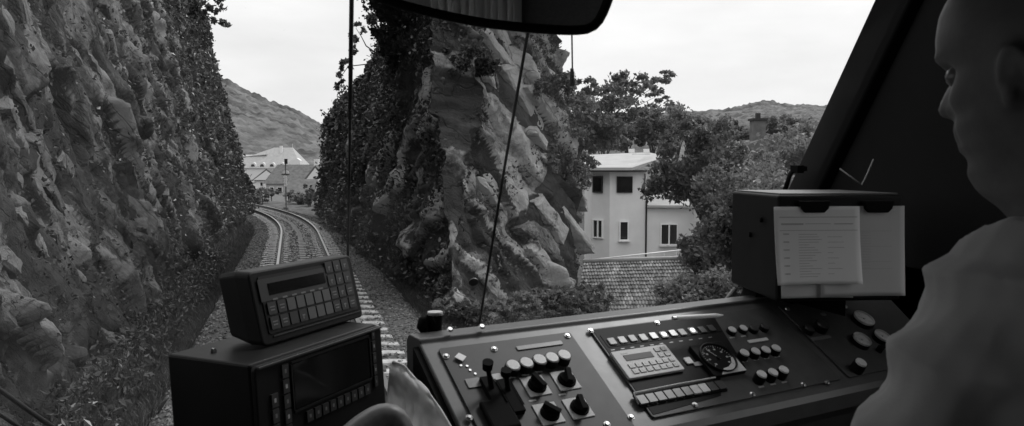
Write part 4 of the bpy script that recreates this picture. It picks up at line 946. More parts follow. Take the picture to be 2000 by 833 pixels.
# indicator row on the middle panel
row = [(1195, 668, 'pale'), (1215, 665, 'cap'), (1235, 662, 'key'), (1256, 660, 'cap'), (1276, 657, 'capd'), (1296, 655, 'lit'), (1314, 652, 'capd'), (1332, 650, 'pale'), (1352, 647, 'lit'), (1371, 645, 'capd'), (1389, 642, 'capd')]
bx = MB().prism(rrect(Lq(1180, 668).x, Lq(1195, 678).y-.001, Lq(1405, 640).x, Lq(1195, 655).y+.004, .003, TH), (0, 0, .0015)).build('indicator_strip', M['consd'], pB)
for px, py, m in row:
    o = plate(pB, px, py, .0155, .0165, m if m != 'lit' else 'pale', 'indicator', TH+.0015, .0025)
    if m == 'lit': MB().cyl((0, 0, .0026), (0, 0, .0034), .0055, .005, 16).build('lit_lamp', M['lit'], pB, loc=Lq(px, py, TH+.0015))
yk_ = (Lq(1256, 783).y + Lq(1397, 758).y)/2
MB().prism([Vector((a_, b_, TH)) for a_, b_ in ((xB0+.004, yB1-.003), (xB0+.004, yB0+.006), (Lq(1290, 815).x, yB0+.006), (Lq(1400, 775).x+.01, yk_-.02), (Lq(1415, 760).x+.012, yk_+.02), (Lq(1452, 720).x+.006, yk_+.03), (Lq(1420, 640).x-.008, yB1-.003))], (0, 0, .0008)).build('inset', M['consd'], pB)
# keypad terminal
ka, kb = Lq(1190, 693), Lq(1332, 722); kw = kb.x-ka.x; kh = ka.y - Lq(1216, 747).y
kx, ky = ka.x, ka.y - kh
o = MB().prism(rrect(0, 0, kw, kh, .003), (0, 0, .006)).build('keypad', M['pale'], pB, bevel=.001, loc=(kx, ky, TH+.0008))
def on(mb, name, m, par, q, **k): return mb.build(name, m, par, loc=q, **k)
mb = MB()
mb.mat(0).box((kw*.40, kh*.70, .0065), (kw*.50, kh*.20, .001)).mat(1)
for i in range(5):
    for j in range(2): mb.mat(1).box((kw*(.17+.125*i), kh*(.40-.2*j), .0068), (kw*.095, kh*.15, .0016)).mat(2).box((kw*(.17+.125*i), kh*(.40-.2*j), .0077), (kw*.03, kh*.05, .0003))
for i in range(2):
    for j in range(4): mb.mat(1).box((kw*(.78+.12*i), kh*(.83-.21*j), .0068), (kw*.085, kh*.14, .0016)).mat(2).box((kw*(.78+.12*i), kh*(.83-.21*j), .0077), (kw*.03, kh*.05, .0003))
mb.mat(2).box((kw*.2, kh*.88, .0063), (kw*.12, kh*.04, .0004))
mb.build('keypad_keys', [M['lcd'], M['key'], M['mark']], pB, loc=(kx, ky, TH+.0008))
# speedometer
sa, sb = Lq(1352, 672), Lq(1450, 728); gw = .082; gc = Lq(1396, 706)
gc = Vector((gc.x+.004, gc.y, TH)); 
MB().prism(rrect(-gw/2, -gw/2, gw/2, gw/2, .003), (0, 0, .008)).build('gauge_case', M['consd'], pB, bevel=.001, loc=gc)
def gauge(par, c, r, z, face='consd', n=24, a0=-40, a1=220, needle=120, big=4, mm='mark', rim='black'):
    mb = MB(); mb.mat(1).cyl((0, 0, z), (0, 0, z+.0006), r*.96, n=40, smooth=False); N = 40
    vs = []; 
    for rr_, zz in ((r, z), (r*1.02, z+.004), (r*.97, z+.005), (r*.93, z+.001)): vs += [Vector((rr_*cos(2*pi*i/N), rr_*sin(2*pi*i/N), zz)) for i in range(N)]
    mb.mat(0).add(vs, [(k_*N+i, k_*N+(i+1) % N, (k_+1)*N+(i+1) % N, (k_+1)*N+i) for k_ in range(3) for i in range(N)], True)
    mb.mat(2)
    for i in range(n+1):
        a = R(a0 + (a1-a0)*i/n); L = .16 if i % big == 0 else .08; rm = r*(.88-L/2)
        mb.box((rm*cos(a), rm*sin(a), z+.0008), (r*L, r*(.045 if i % big == 0 else .02), .0004), Matrix.Rotation(a, 3, 'Z'))
        if i % big == 0: mb.box((r*.60*cos(a), r*.60*sin(a), z+.0008), (r*.12, r*.10, .0004))
    a = R(needle); mb.box((r*.3*cos(a), r*.3*sin(a), z+.0022), (r*.85, r*.035, .0006), Matrix.Rotation(a, 3, 'Z')); mb.mat(0).cyl((0, 0, z+.0006), (0, 0, z+.003), r*.1, n=16)
    return mb.build('gauge', [M[rim], M[face], M[mm]], par, loc=c)
gauge(pB, gc, .037, .008, n=28)
# reflection of a sheet on the speedometer, drawn as a pale plate
mb = MB(); tri = [Vector((gw*.49, -gw*.05, .0086)), Vector((gw*.49, -gw*.49, .0086)), Vector((-gw*.28, -gw*.49, .0086)), Vector((-gw*.10, -gw*.33, .0086)), Vector((gw*.08, -gw*.30, .0086)), Vector((gw*.26, -gw*.2, .0086)), Vector((gw*.36, -gw*.05, .0086))]
mb.prism(tri, (0, 0, .0004)).build('sheet_reflection', M['cap'], pB, loc=gc)
plate(pB, 1344, 706, .016, .016, 'cap', 'indicator', TH+.001, .003); plate(pB, 1363, 712, .022, .010, 'key', 'indicator', TH+.001, .002)
# row of keys in a hooded tray
ky0 = Lq(1254, 784); ky1 = Lq(1398, 757); yk = (Lq(1256, 783).y + Lq(1397, 758).y)/2; xk0 = ky0.x-.012; xk1 = Lq(1415, 756).x
MB().prism(rrect(xk0, yk-.013, xk1, yk+.016, .003, TH), (0, 0, .002)).build('key_tray', M['consd'], pB)
MB().tube([Vector((xk0-.002, yk-.006, TH+.003)), Vector((xk0+.002, yk+.016, TH+.006)), Vector(((xk0+xk1)/2, yk+.0175, TH+.006)), Vector((xk1-.01, yk+.017, TH+.006))], .0016, 8).build('tray_hood', M['pale'], pB)
kn = ['key', 'key', 'key', 'key', 'key', 'capd', 'pale', 'cap', 'capd', 'capd']; stp = (xk1-xk0)/10
for i, m in enumerate(kn):
    o = MB().prism(rrect(-stp*.44, -.0095, stp*.44, .0095, .0012, 0, 2), (0, 0, .004)).build('tray_key', M[m], pB, loc=(xk0 + stp*(i+.5), yk, TH+.002), bevel=.0006)
    if m == 'cap':
        MB().box((-.002, 0, 0), (.0015, .006, .0004)).box((.002, 0, 0), (.0015, .006, .0004)).build('mark', M['ink'], o, loc=(0, 0, .0043)) if False else None
for par_, lst in ((pA, [(1000, 738), (1026, 733), (1052, 727), (1040, 783), (1098, 771)]), (pB, [(1430, 660), (1452, 657), (1455, 706), (1477, 703), (1497, 700), (1518, 697), (1487, 756), (1510, 751), (1532, 747)])):
    for px, py in lst: plate(par_, px, py + (-0), .014, .0032, 'mark', 'label_strip', TH, .0004, 0, 0, .0008)
for px in range(1197, 1400, 19): plate(pB, px, 684 - (px-1197)*.13, .009, .0022, 'key', 'label_strip', TH+.0008, .0004, 0, 0, .0006)
# right panel: pressure gauges, knobs
for px, py, r in ((1688, 622, .0235), (1684, 663, .0200), (1724, 656, .0180)):
    q = Lq(px, py, TH+.012); q.z = TH; MB().cyl((0, 0, 0), (0, 0, .010), r*1.06, n=36).build('gauge_case', M['black'], pC, loc=q)
    gauge(pC, q, r, .010, 'cap', 10, -45, 225, 150, 5, 'inkp', 'pale')
pbut(pC, 1683, 707, .0118, .024); pbut(pC, 1608, 632, .013, .018, 'capd'); pbut(pC, 1582, 640, .011, .012, 'capd')
plate(pC, 1603, 661, .060, .0085, 'key', 'label_strip'); plate(pC, 1608, 615, .014, .009, 'key', 'label_plate')
MB().cyl((0, 0, 0), (0, 0, .012), .007, n=14).box((.004, 0, .012), (.016, .006, .006)).build('key_switch', M['blackm'], pC, loc=Lq(1716, 686))
for px, py in ((942, 653), (878, 656)):
    q = C_(px, py); MB().cyl((0, 0, 0), (0, 0, .003), .006, .004, 12).build('screw', M['chrome'], con, loc=Vector((q.x, vb+.012+ (q.y-vb)*.3, .010)))
# black knob on the left corner with a tag on a string
kq = on_z(850, 660, CZ0 + .002); kb_ = thing('black_knob', 'black cylindrical knob with a pale cap standing on the left console corner', 'knob', loc=kq)
MB().cyl((0, 0, -.02), (0, 0, .010), .016, .013, 24).cyl((0, 0, .01), (0, 0, .044), .011, .0145, 24).build('stem', M['blackm'], kb_, bevel=.001)
MB().cyl((0, 0, .042), (0, 0, .047), .0145, .0135, 28).build('cap', M['pale'], kb_)
MB().tube([(-.012, 0, .038), (-.021, -.002, .032), (-.023, -.003, .022), (-.018, -.002, .012), (-.010, 0, .006)], [.006, .010, .011, .008, .005], 12).build('thumb_catch', M['blackm'], kb_)
tq = C_(900, 696, .01); tq = CF.m @ Vector((tq.x, tq.y, .0075)); tg = thing('seal_tag', 'small white tag on a thin string lying on the left end of the console', 'tag', loc=tq)
m3 = CF.m.to_3x3(); Tl = lambda v: m3 @ Vector(v)
mb = MB(); c4 = [Tl((a*.0095, b_*.0095, 0)) for a, b_ in ((-1.1, .15), (.05, 1.0), (1.1, -.1), (.0, -1.05))]; mb.prism(c4, Tl((0, 0, .0012))).build('card', M['tagw'], tg)
MB().tube([P(846, 622, (kq-CAM).length*.95)-tq, P(858, 645, 1.40)-tq, P(872, 668, 1.36)-tq, P(888, 684, 1.325)-tq, Vector((-.004, .004, .002))], .0008, 6).build('string', M['rubber'], tg)
# white pen on the sill
pa, pb_ = on_z(1314, 622, CZ0+.018), on_z(1412, 616, CZ0+.012); pn = thing('pen', 'shiny white pen lying on the console sill above the instrument panel', 'pen', loc=pa)
pb_ = pb_-pa; MB().cyl(pb_*.06, pb_*.85, .0045, n=12).build('barrel', M['tagw'], pn); MB().cyl(pb_*.85, pb_, .0042, .0012, n=12).build('tip', M['tagw'], pn); MB().cyl(pb_*0, pb_*.06, .0038, n=12).build('clip_end', M['chrome'], pn)

# ------------------------------------------------------------------ monitor box and radio unit on the left
mz = CAM.z - .293
A = on_z(497, 714, mz); B = on_z(743, 633, mz); Cc = on_z(318, 706, mz)
ux = (B-A).normalized(); up3 = Vector((0, 0, 1)); back3 = up3.cross(ux)           # from the face into the box
Lw = (B-A).length; Dp = .168
# face frame: x along, y up, z out of the face; slightly reclined
lean_ = R(4)
fy = (up3*cos(lean_) + back3*sin(lean_)).normalized(); fz = ux.cross(fy)
MH = .30
o0 = A - fy*MH; mm_ = Matrix(((ux.x, fy.x, fz.x, o0.x), (ux.y, fy.y, fz.y, o0.y), (ux.z, fy.z, fz.z, o0.z), (0, 0, 0, 1)))
mon = thing('cab_monitor', 'black box monitor with a dark screen and rows of soft keys, left of the console', 'monitor', mm_)
bk = mm_.inverted().to_3x3() @ back3; 
FM = Fr(A, ux, fz)
mb = MB(); mb.prism([Vector((0, MH, -.01)), Vector((Lw, MH, -.01)), Vector((Lw, -.25, -.01)), Vector((0, -.25, -.01))], bk*Dp); mb.build('housing', M['black'], mon, bevel=.004)
def mL(px, py, h=0): q = mm_.inverted() @ on_plane(px, py, A + fz*h, fz); return q
mb = MB(); ip = [Vector((p.x, p.y, 0)) for p in rrect(.0, -.2, Lw, MH-.003, .008)]
mb.prism([p + Vector((0, 0, -.0095)) for p in ip], (0, 0, .0095)); mb.build('bezel', M['black'], mon, bevel=.002)
MB().box((Lw/2, MH-.006, .003), (Lw*.98, .004, .004)).build('rim', M['cons'], mon, bevel=.001)
sc0, sc1 = mL(572, 712), mL(730, 741)
s0x, s1x = mL(570, 712).x, mL(716, 662).x; s1y = mL(570, 712).y; s0y = mL(575, 800).y
MB().box(((s0x+s1x)/2, (s0y+s1y)/2, .0012), (s1x-s0x, s1y-s0y, .002)).build('screen', M['screen'], mon)
mb = MB(); 
for a, b_, c, d_ in ((s0x-.004, s1y+.002, s1x+.004, s1y+.005), (s0x-.004, s0y-.005, s1x+.004, s0y-.002), (s0x-.006, s0y, s0x-.003, s1y), (s1x+.003, s0y, s1x+.006, s1y)): mb.box(((a+c)/2, (b_+d_)/2, .002), (abs(c-a), abs(d_-b_), .003))
mb.build('screen_frame', M['radplate'], mon)
skey = None
def softkey(x, y, w_=.015, h_=.017, dot=True):
    mb = MB(); mb.mat(0).box((0, 0, .0015), (w_, h_, .003)).mat(1).box((0, 0, .0031), (w_*.3, h_*.3, .0004)); return mb.build('soft_key', [M['radkey'], M['mark'] if dot else M['key']], mon, loc=(x, y, .0002))
kxs = (mL(603, 803).x, mL(715, 750).x)
for i in range(9): softkey(kxs[0] + (kxs[1]-kxs[0])*i/8, s0y-.020, .0155, .018, False)
xl = mL(555, 730).x
for i in range(5): softkey(xl, s1y-.006-.024*i, .014, .021, i in (1, 3))
xl2 = mL(533, 760).x
for i in range(5): softkey(xl2, s1y-.045-.024*i, .014, .021, i in (0, 3))
xr = mL(727, 665).x
for i in range(5): softkey(xr, s1y+.004-.022*i, .010, .018, i in (1, 3))
MB().box((.09, .01, .0008), (.05, .004, .0012)).build('maker_plate', M['key'], mon)
MB().cyl((0, 0, 0), (0, 0, .003), .006, .004, 12).build('screw', M['chrome'], mon, loc=mm_.inverted() @ (on_z(417, 686, mz + .001)))
# radio unit standing on the monitor
RB = on_z(515, 679, mz + .002); RE = on_z(710, 619, mz + .002); ru = (RE-RB).normalized(); RL = (RE-RB).length
rb3 = up3.cross(ru); ln2 = R(14); ry_ = (up3*cos(ln2) + rb3*sin(ln2)).normalized(); rz_ = ru.cross(ry_)
rm = Matrix(((ru.x, ry_.x, rz_.x, RB.x), (ru.y, ry_.y, rz_.y, RB.y), (ru.z, ry_.z, rz_.z, RB.z), (0, 0, 0, 1)))
def rL(px, py): return rm.inverted() @ on_plane(px, py, RB, rz_)
RH = (rL(494, 530).y + rL(695, 497).y)/2
rad = thing('radio_unit', 'black cab radio with a small display and a keypad, standing on the monitor', 'radio', rm)
hb_ = rm.inverted().to_3x3() @ rb3
mb = MB(); pf = rrect(0, 0, RL, RH, .010); 
bkx = hb_*.085; cx_ = Vector((RL/2, RH*.5, 0))
r0_ = [Vector((p.x, p.y, 0)) for p in pf]; r1_ = [p + hb_*.03 for p in r0_]; r2_ = [cx_ + (p-cx_)*.86 + hb_*.075 - Vector((.012, 0, 0)) for p in r0_]
n_r = len(pf); mb.add(r0_ + r1_ + r2_, [(k_*n_r+(i+1) % n_r, k_*n_r+i, (k_+1)*n_r+i, (k_+1)*n_r+(i+1) % n_r) for k_ in (0, 1) for i in range(n_r)] + [tuple(range(n_r)), tuple(range(2*n_r, 3*n_r))[::-1]], False)
mb.build('housing', M['black'], rad, bevel=.003)
MB().prism(rrect(.018, .018, RL-.014, RH-.010, .004, .0005), (0, 0, .0012)).build('face_plate', M['radplate'], rad)
MB().box((.010 + RL/2, .013, .001), (RL*.88, .002, .002)).build('lower_rim', M['radkey'], rad)
dx0, dx1 = rL(520, 560).x, rL(632, 545).x; dy1 = RH-.018; dy0 = RH*.60
MB().box(((dx0+dx1)/2-.006, (dy0+dy1)/2, .0022), (dx1-dx0+.03, dy1-dy0+.006, .001)).build('display_frame', M['radkey'], rad)
MB().box(((dx0+dx1)/2, (dy0+dy1)/2, .003), (dx1-dx0, dy1-dy0-.012, .0008)).build('display', M['lcd'] if False else M['screen'], rad)
mb = MB()
for i in range(6): mb.box((dx0 + .012 + (dx1-dx0)*i/6.2, dy0-.002, .0028), (.012, .003, .0003))
mb.build('print', M['inkp'] if False else M['key'], rad)
def rkey(x, y, w_, h_, bright, dot):
    mb = MB(); mb.mat(0).prism(rrect(-w_/2, -h_/2, w_/2, h_/2, .0015, 0, 2), (0, 0, .0028)); mb.mat(1)
    if dot == 1: mb.box((0, 0, .0029), (w_*.35, h_*.12, .0003)).box((-.001, -h_*.15, .0029), (w_*.12, h_*.3, .0003))
    elif dot == 2: mb.box((0, h_*.1, .0029), (w_*.6, h_*.1, .0003)).box((0, -h_*.15, .0029), (w_*.5, h_*.1, .0003))
    return mb.build('radio_key', [M['radkey2'] if bright else M['radkey'], M['key']], rad, loc=(x, y, .0017))
x0k, x1k = .022, RL-.018; cw = (x1k-x0k)/10; rh = RH*.198
for j in range(2):
    for i in range(10): rkey(x0k + cw*(i+.5), .022 + rh*(j+.5), cw*.84, rh*.84, i in (2, 3, 4, 5, 6) and (i > 3 or j == 1), 1 if (i, j) in ((3, 0), (8, 0), (8, 1)) else 2 if i in (0, 1, 7, 9) else 0)
for j in range(2):
    for i in (7, 8, 9): rkey(x0k + cw*(i+.5), .022 + rh*(j+2.5), cw*.84, rh*.84, False, 1)

# ------------------------------------------------------------------ document box with papers at the right
dz = CAM.z - .052
DA = on_z(1520, 381, dz); DB_ = DA + (P(1765, 378, 1.56)-DA).normalized()*.30; DB_.z = DA.z
du = (P(1765, 378.5, 1.55)-DA); du.z = 0; du.normalize(); dn_ = -up3.cross(du); df = Fr(DA, du, dn_)
W_ = df.L(1764, 400).x; Hh = -df.L(1530, 590).y
dm = df.m
db = thing('document_box', 'black metal document box with two clips at the right end of the console', 'box', dm)
MB().box((W_/2, -Hh/2, -.13), (W_, Hh, .26)).build('housing', M['black'], db, bevel=.006, seg=3)
MB().box((W_/2, .0015, -.13), (W_-.014, .003, .244)).build('lit_top', M['consb'], db, bevel=.001)  # paler top sheet stands in for light falling on the black box
for px in (1588, 1712):
    c = df.L(px, 398); MB().prism([Vector((c.x-.032, -.012, .001)), Vector((c.x+.032, -.012, .001)), Vector((c.x+.028, c.y-.010, .001)), Vector((c.x+.020, c.y-.018, .001)), Vector((c.x-.020, c.y-.018, .001)), Vector((c.x-.028, c.y-.010, .001))], (0, 0, .010)).build('clip', M['blackm'], db, bevel=.002)
for z in (-.08, -.14): MB().cyl((-.001, -.055 + (z+.08)*.6, z), (-.006, -.055 + (z+.08)*.6, z), .006, n=12).build('side_knob', M['black'], db)
MB().prism([Vector((W_*.1, -Hh-.001, -.17)), Vector((W_*.9, -Hh-.001, -.17)), Vector((W_*.9, -Hh-.001, -.25)), Vector((W_*.1, -Hh-.001, -.25))], (0, -.10, 0)).build('stand', M['blackm'], db)
def paper(label, pxs, z, curl, m, lines, lw_):
    a, b_ = df.L(*pxs[0]), df.L(*pxs[1]); x0_, x1_, y1_, y0_ = a.x, b_.x, a.y, b_.y; nu, nv = 16, 20; V = []
    pt = thing('paper_sheet', label, 'paper', dm @ Matrix.Translation((x0_, y0_, z)))
    def zz(u, v): return curl*((1-v)**2)*(.4+abs(u-.45)*1.2) + .0015*sin(u*7)*(1-v) + curl*.8*max(0, .12-u)*6*(1-v)
    for i in range(nu):
        for j in range(nv):
            u, v = i/(nu-1), j/(nv-1); V.append((u*(x1_-x0_) + .004*(1-v), v*(y1_-y0_), zz(u, v)))
    me = mesh_np('sheet', V, grid_faces(nu, nv), M[m], pt, smooth=True); me.modifiers.new('s', 'SOLIDIFY').thickness = .0006
    mb = MB(); rnd = random.Random(3)
    for (u0, u1, v, t) in lines:
        k_ = 5
        for q in range(k_):
            ua, ub = u0 + (u1-u0)*q/k_, u0 + (u1-u0)*(q+1)/k_
            pp = [(ua, v), (ub, v), (ub, v+t), (ua, v+t)]
            mb.add([Vector((u*(x1_-x0_) + .004*(1-v_), v_*(y1_-y0_), zz(u, v_) + .0006)) for u, v_ in pp], [(0, 1, 2, 3)])
    if lines: mb.build('print', M[lw_], pt)
    return pt
ln = [(.08, .34, .765, .022), (.36, .66, .775, .008), (.70, .92, .77, .014), (.06, .97, .86, .010), (.06, .97, .69, .008)]
rnd = random.Random(5)
for i in range(17): 
    v = .64 - i*.034
    if i % 3 == 0: ln.append((.10, .17, v, .016))
    ln.append((.28, .28 + rnd.uniform(.12, .28), v, .007)); 
    if i % 2: ln.append((.62, .62 + rnd.uniform(.05, .2), v, .006))
paper('printed timetable sheet clipped to the left half of the document box', ((1509, 404), (1672, 553)), .006, .012, 'paper', ln, 'inkp')
ln2_ = [(.1, .85, .72, .006), (.1, .85, .55, .006), (.1, .85, .38, .006), (.1, .85, .30, .006)] + [(.15, .6, .7-.03*i, .005) for i in range(14)]
paper('plain grey sheet clipped to the right half of the document box', ((1600, 403), (1760, 577)), .003, .004, 'paper2', ln2_, 'ink' if False else 'inkp')
paper('folded lower sheet showing under the timetable on the document box', ((1523, 470), (1660, 581)), .0015, .002, 'paper2', [], 'inkp')

# ------------------------------------------------------------------ pale cloth and arm rest between monitor and console
edge = [((768, 704), (764, 730), 1.30), ((790, 712), (772, 770), 1.27), ((812, 738), (790, 800), 1.24), ((840, 768), (810, 830), 1.21), ((862, 798), (828, 860), 1.18), ((882, 832), (845, 890), 1.15), ((905, 880), (870, 950), 1.12)]
V = []; nu, nv = 60, 44
for i in range(nu):
    t = i/(nu-1)*(len(edge)-1); k_ = min(int(t), len(edge)-2); f = t-k_
    ax = edge[k_][0][0]*(1-f) + edge[k_+1][0][0]*f; ay = edge[k_][0][1]*(1-f) + edge[k_+1][0][1]*f; d = edge[k_][2]*(1-f) + edge[k_+1][2]*f
    for j in range(nv):
        s_ = j/(nv-1); px = ax - s_*max(6, ax-758); py = ay + s_*s_*60 + s_*20; fold = .016*sin(s_*9 + t*1.3)*min(1, s_*4) + .008*noise.noise(Vector((i*.15, j*.2, 0)))
        V.append(P(px, py, d - .01 + fold + .05*s_))
cl_ = mesh_np('draped_cloth', np.array([tuple(v) for v in V]), grid_faces(nu, nv), M['cloth'], smooth=True); cl_.modifiers.new('s', 'SOLIDIFY').thickness = .003
tag(cl_, 'pale crumpled cloth hanging between the monitor and the left end of the console', 'cloth')
ap = [(620, 905, .98), (672, 868, 1.0), (710, 836, 1.02), (745, 817, 1.035), (768, 820, 1.04), (782, 845, 1.04), (786, 885, 1.03), (786, 930, 1.02)]
q = P(740, 870, 1.02); ar = thing('arm_rest', 'rounded dark arm rest, its lit rail painted paler grey, below the monitor', 'arm rest', loc=q)
pp_ = resample([P(*p)-q for p in ap] + [P(806, 1000, 1.02)-q, P(640, 1000, 1.0)-q], 60)[:46]
mb = MB(); mb.tube(pp_, .019, 14); mb.build('padded_rail', M['key'], ar)  # rail in paler grey than the web to imitate its lit face
MB().prism([P(655, 905, 1.015)-q, P(700, 870, 1.025)-q, P(745, 842, 1.04)-q, P(770, 850, 1.045)-q, P(775, 905, 1.04)-q], ray(740, 870)*.02).build('web', M['blackm'], ar, bevel=.004)
MB().cyl(P(740, 900, 1.03)-q, P(740, 900, 1.03)-q - Vector((0, 0, .95)), .03, n=16).build('post', M['blackm'], ar)
# ------------------------------------------------------------------ the driver
def skin_mesh(verts, edges, rad, sub=2, root=0):
    """grow a surface over a skeleton and return (coords, faces)"""
    me = bpy.data.meshes.new('tmp'); me.from_pydata([tuple(v) for v in verts], edges, []); o = bpy.data.objects.new('tmp', me); COL.objects.link(o)
    k = o.modifiers.new('skin', 'SKIN'); k.use_smooth_shade = True
    for i, sv in enumerate(me.skin_vertices[0].data): sv.radius = (rad[i], rad[i]) if not isinstance(rad[i], tuple) else rad[i]; sv.use_root = (i == root)
    m2 = o.modifiers.new('sub', 'SUBSURF'); m2.levels = sub; m2.render_levels = sub
    dg = bpy.context.evaluated_depsgraph_get(); ev = o.evaluated_get(dg).to_mesh()
    V = [v.co.copy() for v in ev.vertices]; F = [tuple(p.vertices) for p in ev.polygons]
    o.evaluated_get(dg).to_mesh_clear(); bpy.data.objects.remove(o); bpy.data.meshes.remove(me); return V, F
def remesh(parts, vox):
    mb = MB()
    for V, F in parts: mb.add(V, F)
    o = mb.build('tmp', M['skin']); k = o.modifiers.new('r', 'REMESH'); k.mode = 'VOXEL'; k.voxel_size = vox
    dg = bpy.context.evaluated_depsgraph_get(); ev = o.evaluated_get(dg).to_mesh()
    V = [v.co.copy() for v in ev.vertices]; N = [v.normal.copy() for v in ev.vertices]; F = [tuple(p.vertices) for p in ev.polygons]
    o.evaluated_get(dg).to_mesh_clear(); me = o.data; bpy.data.objects.remove(o); bpy.data.meshes.remove(me); return V, N, F
HAZ, HP, HRO = -13.0, -8.0, 0.0
hrot = Matrix.Rotation(R(-HAZ), 3, 'Z') @ Matrix.Rotation(R(HP), 3, 'X')
chin = P(1908, 366, .80); HO = chin - hrot @ Vector((0, .076, .004))
def H(v): return HO + hrot @ Vector(v)
zs = [-.16, -.11, -.07, -.04, -.02, -.006, .002, .010, .018, .026, .033, .039, .044, .049, .054, .060, .066, .072, .078, .084, .090, .096, .102, .108, .114, .120, .126, .132, .140, .148, .158, .170, .182, .194, .206, .216, .225, .231, .235]
tf = ([-.16, -.10, -.05, -.025, -.012, -.003, .006, .018, .030, .038, .045, .050, .056, .066, .076, .090, .108, .122, .138, .160, .185, .205, .222, .235], [.02, .022, .03, .045, .062, .071, .078, .082, .076, .080, .086, .082, .087, .088, .082, .086, .087, .084, .094, .096, .088, .072, .046, .004])
tb = ([-.16, -.10, -.04, .0, .04, .08, .12, .16, .19, .21, .225, .235], [-.085, -.078, -.072, -.072, -.085, -.1, -.108, -.106, -.094, -.076, -.05, -.004])
tw = ([-.16, -.10, -.05, -.02, 0, .015, .03, .06, .1, .15, .19, .21, .225, .235], [.072, .062, .06, .06, .061, .064, .068, .073, .077, .077, .066, .053, .034, .003])
NA = 72; V = []
for z in zs:
    yf, yb, w_ = np.interp(z, *tf), np.interp(z, *tb), np.interp(z, *tw); cy = 0 if z > -.02 else (yf+yb)/2
    for i in range(NA):
        a = 2*pi*i/NA; c, s_ = sin(a), cos(a)                 # a = 0 faces forward
        y = (yf-cy)*s_ if s_ > 0 else (cy-yb)*s_; e = 2.0
        x = w_*c; narrow = 1 - .20*max(0, s_)**1.5*(1 if z < .13 else max(0, 1-(z-.13)/.06)) - .22*max(0, s_)*max(0, 1-abs(z-.01)/.035)
        x *= narrow; y += cy
        fr = max(0, s_)
        if fr > 0:
            y += .024*math.exp(-(x/.011)**2)*math.exp(-((z-.086)/.009)**2 if z < .086 else -((z-.086)/.026)**2)
            y += .006*math.exp(-((abs(x)-.015)/.007)**2 - ((z-.083)/.008)**2)
            y -= .013*math.exp(-((abs(x)-.031)/.014)**2 - ((z-.117)/.012)**2)
            y += .004*math.exp(-((abs(x)-.031)/.009)**2 - ((z-.116)/.006)**2)
            y += .006*math.exp(-((abs(x)-.028)/.020)**2 - ((z-.138)/.008)**2)
            y += .004*math.exp(-(x/.022)**2 - ((z-.052)/.004)**2) + .004*math.exp(-(x/.020)**2 - ((z-.042)/.004)**2) - .003*math.exp(-(x/.024)**2 - ((z-.047)/.002)**2)
            y -= .003*math.exp(-((abs(x)-.032)/.004)**2 - ((z-.06)/.02)**2)
            y += .005*math.exp(-((abs(x)-.045)/.014)**2 - ((z-.092)/.014)**2)
        V.append(H((x, y, z)))
F = [(k*NA+i, k*NA+(i+1) % NA, (k+1)*NA+(i+1) % NA, (k+1)*NA+i)[::-1] for k in range(len(zs)-1) for i in range(NA)]
F += [tuple(range(NA)), tuple((len(zs)-1)*NA+i for i in range(NA))[::-1]]
head = (V, F); parts = [head]
for sx in (-1, 1):                                               # ears
    rim = [(sx*(.073 + .009*t_), -.004 + .013*cos(a)*1.0 - .010, .095 + .026*sin(a)) for a, t_ in [(R(-80 + 25*k), min(1, .3 + k*.12)) for k in range(12)]]
    mb = MB(); mb.tube([H(p) for p in rim], [.003]*3 + [.0036]*9, 8); mb.tube([H((sx*.073, -.006, .07)), H((sx*.077, -.006, .075)), H((sx*.079, -.008, .084))], .0065, 8)
    mb.tube([H((sx*.07, -.006, .085)), H((sx*.077, -.014, .098)), H((sx*.079, -.014, .112))], .006, 8); parts.append((mb.v, mb.f))
fb = Vector((sin(R(-12)), cos(R(-12)), 0)); rb_ = Vector((fb.y, -fb.x, 0)); dw = Vector((0, 0, -1))
nb = H((0, -.045, -.13)); pel = nb - fb*.20 + dw*.55
shL = P(2003, 548, .66); shR = nb + (nb-shL)*.95 + fb*.02; shR.z = shL.z
elL = P(1852, 835, .66); wrL = elL + fb*.13 + rb_*.06 + dw*.20; elR = shR + dw*.26 + fb*.06 + rb_*.03; wrR = elR + fb*.20 - rb_*.06 + dw*.06
hipL, hipR = pel - rb_*.09, pel + rb_*.09
knL, knR = hipL + fb*.42 - rb_*.04 + dw*.0, hipR + fb*.42 + rb_*.04; ankL = Vector((knL.x, knL.y, FL+.10)) - fb*.0; ankR = Vector((knR.x, knR.y, FL+.10)); 
sk = [pel, pel.lerp(nb, .3), pel.lerp(nb, .62), nb + dw*.05, nb + Vector((0, 0, .05)), shL, elL, wrL, shR, elR, wrR, hipL, knL, ankL, hipR, knR, ankR, ankL + fb*.16 + dw*.05, ankR + fb*.16 + dw*.05]
ed = [(0, 1), (1, 2), (2, 3), (3, 4), (3, 5), (5, 6), (6, 7), (3, 8), (8, 9), (9, 10), (0, 11), (11, 12), (12, 13), (0, 14), (14, 15), (15, 16), (13, 17), (16, 18)]
ra = [.13, .12, .14, .08, .055, .050, .038, .026, .050, .038, .026, .085, .055, .04, .085, .055, .04, .035, .035]
for ch_ in ((0, 1, 2, 3), (3, 4), (3, 5, 6, 7), (3, 8, 9, 10), (0, 11, 12, 13, 17), (0, 14, 15, 16, 18)):
    rr_ = [ra[i] for i in ch_]
    if ch_[0] in (0, 3) and len(ch_) > 2 and ch_[1] not in (1,): rr_[0] = rr_[1]
    if ch_ == (3, 4): rr_[0] = .06
    parts.append(skin_mesh([sk[i] for i in ch_], [(k, k+1) for k in range(len(ch_)-1)], rr_))
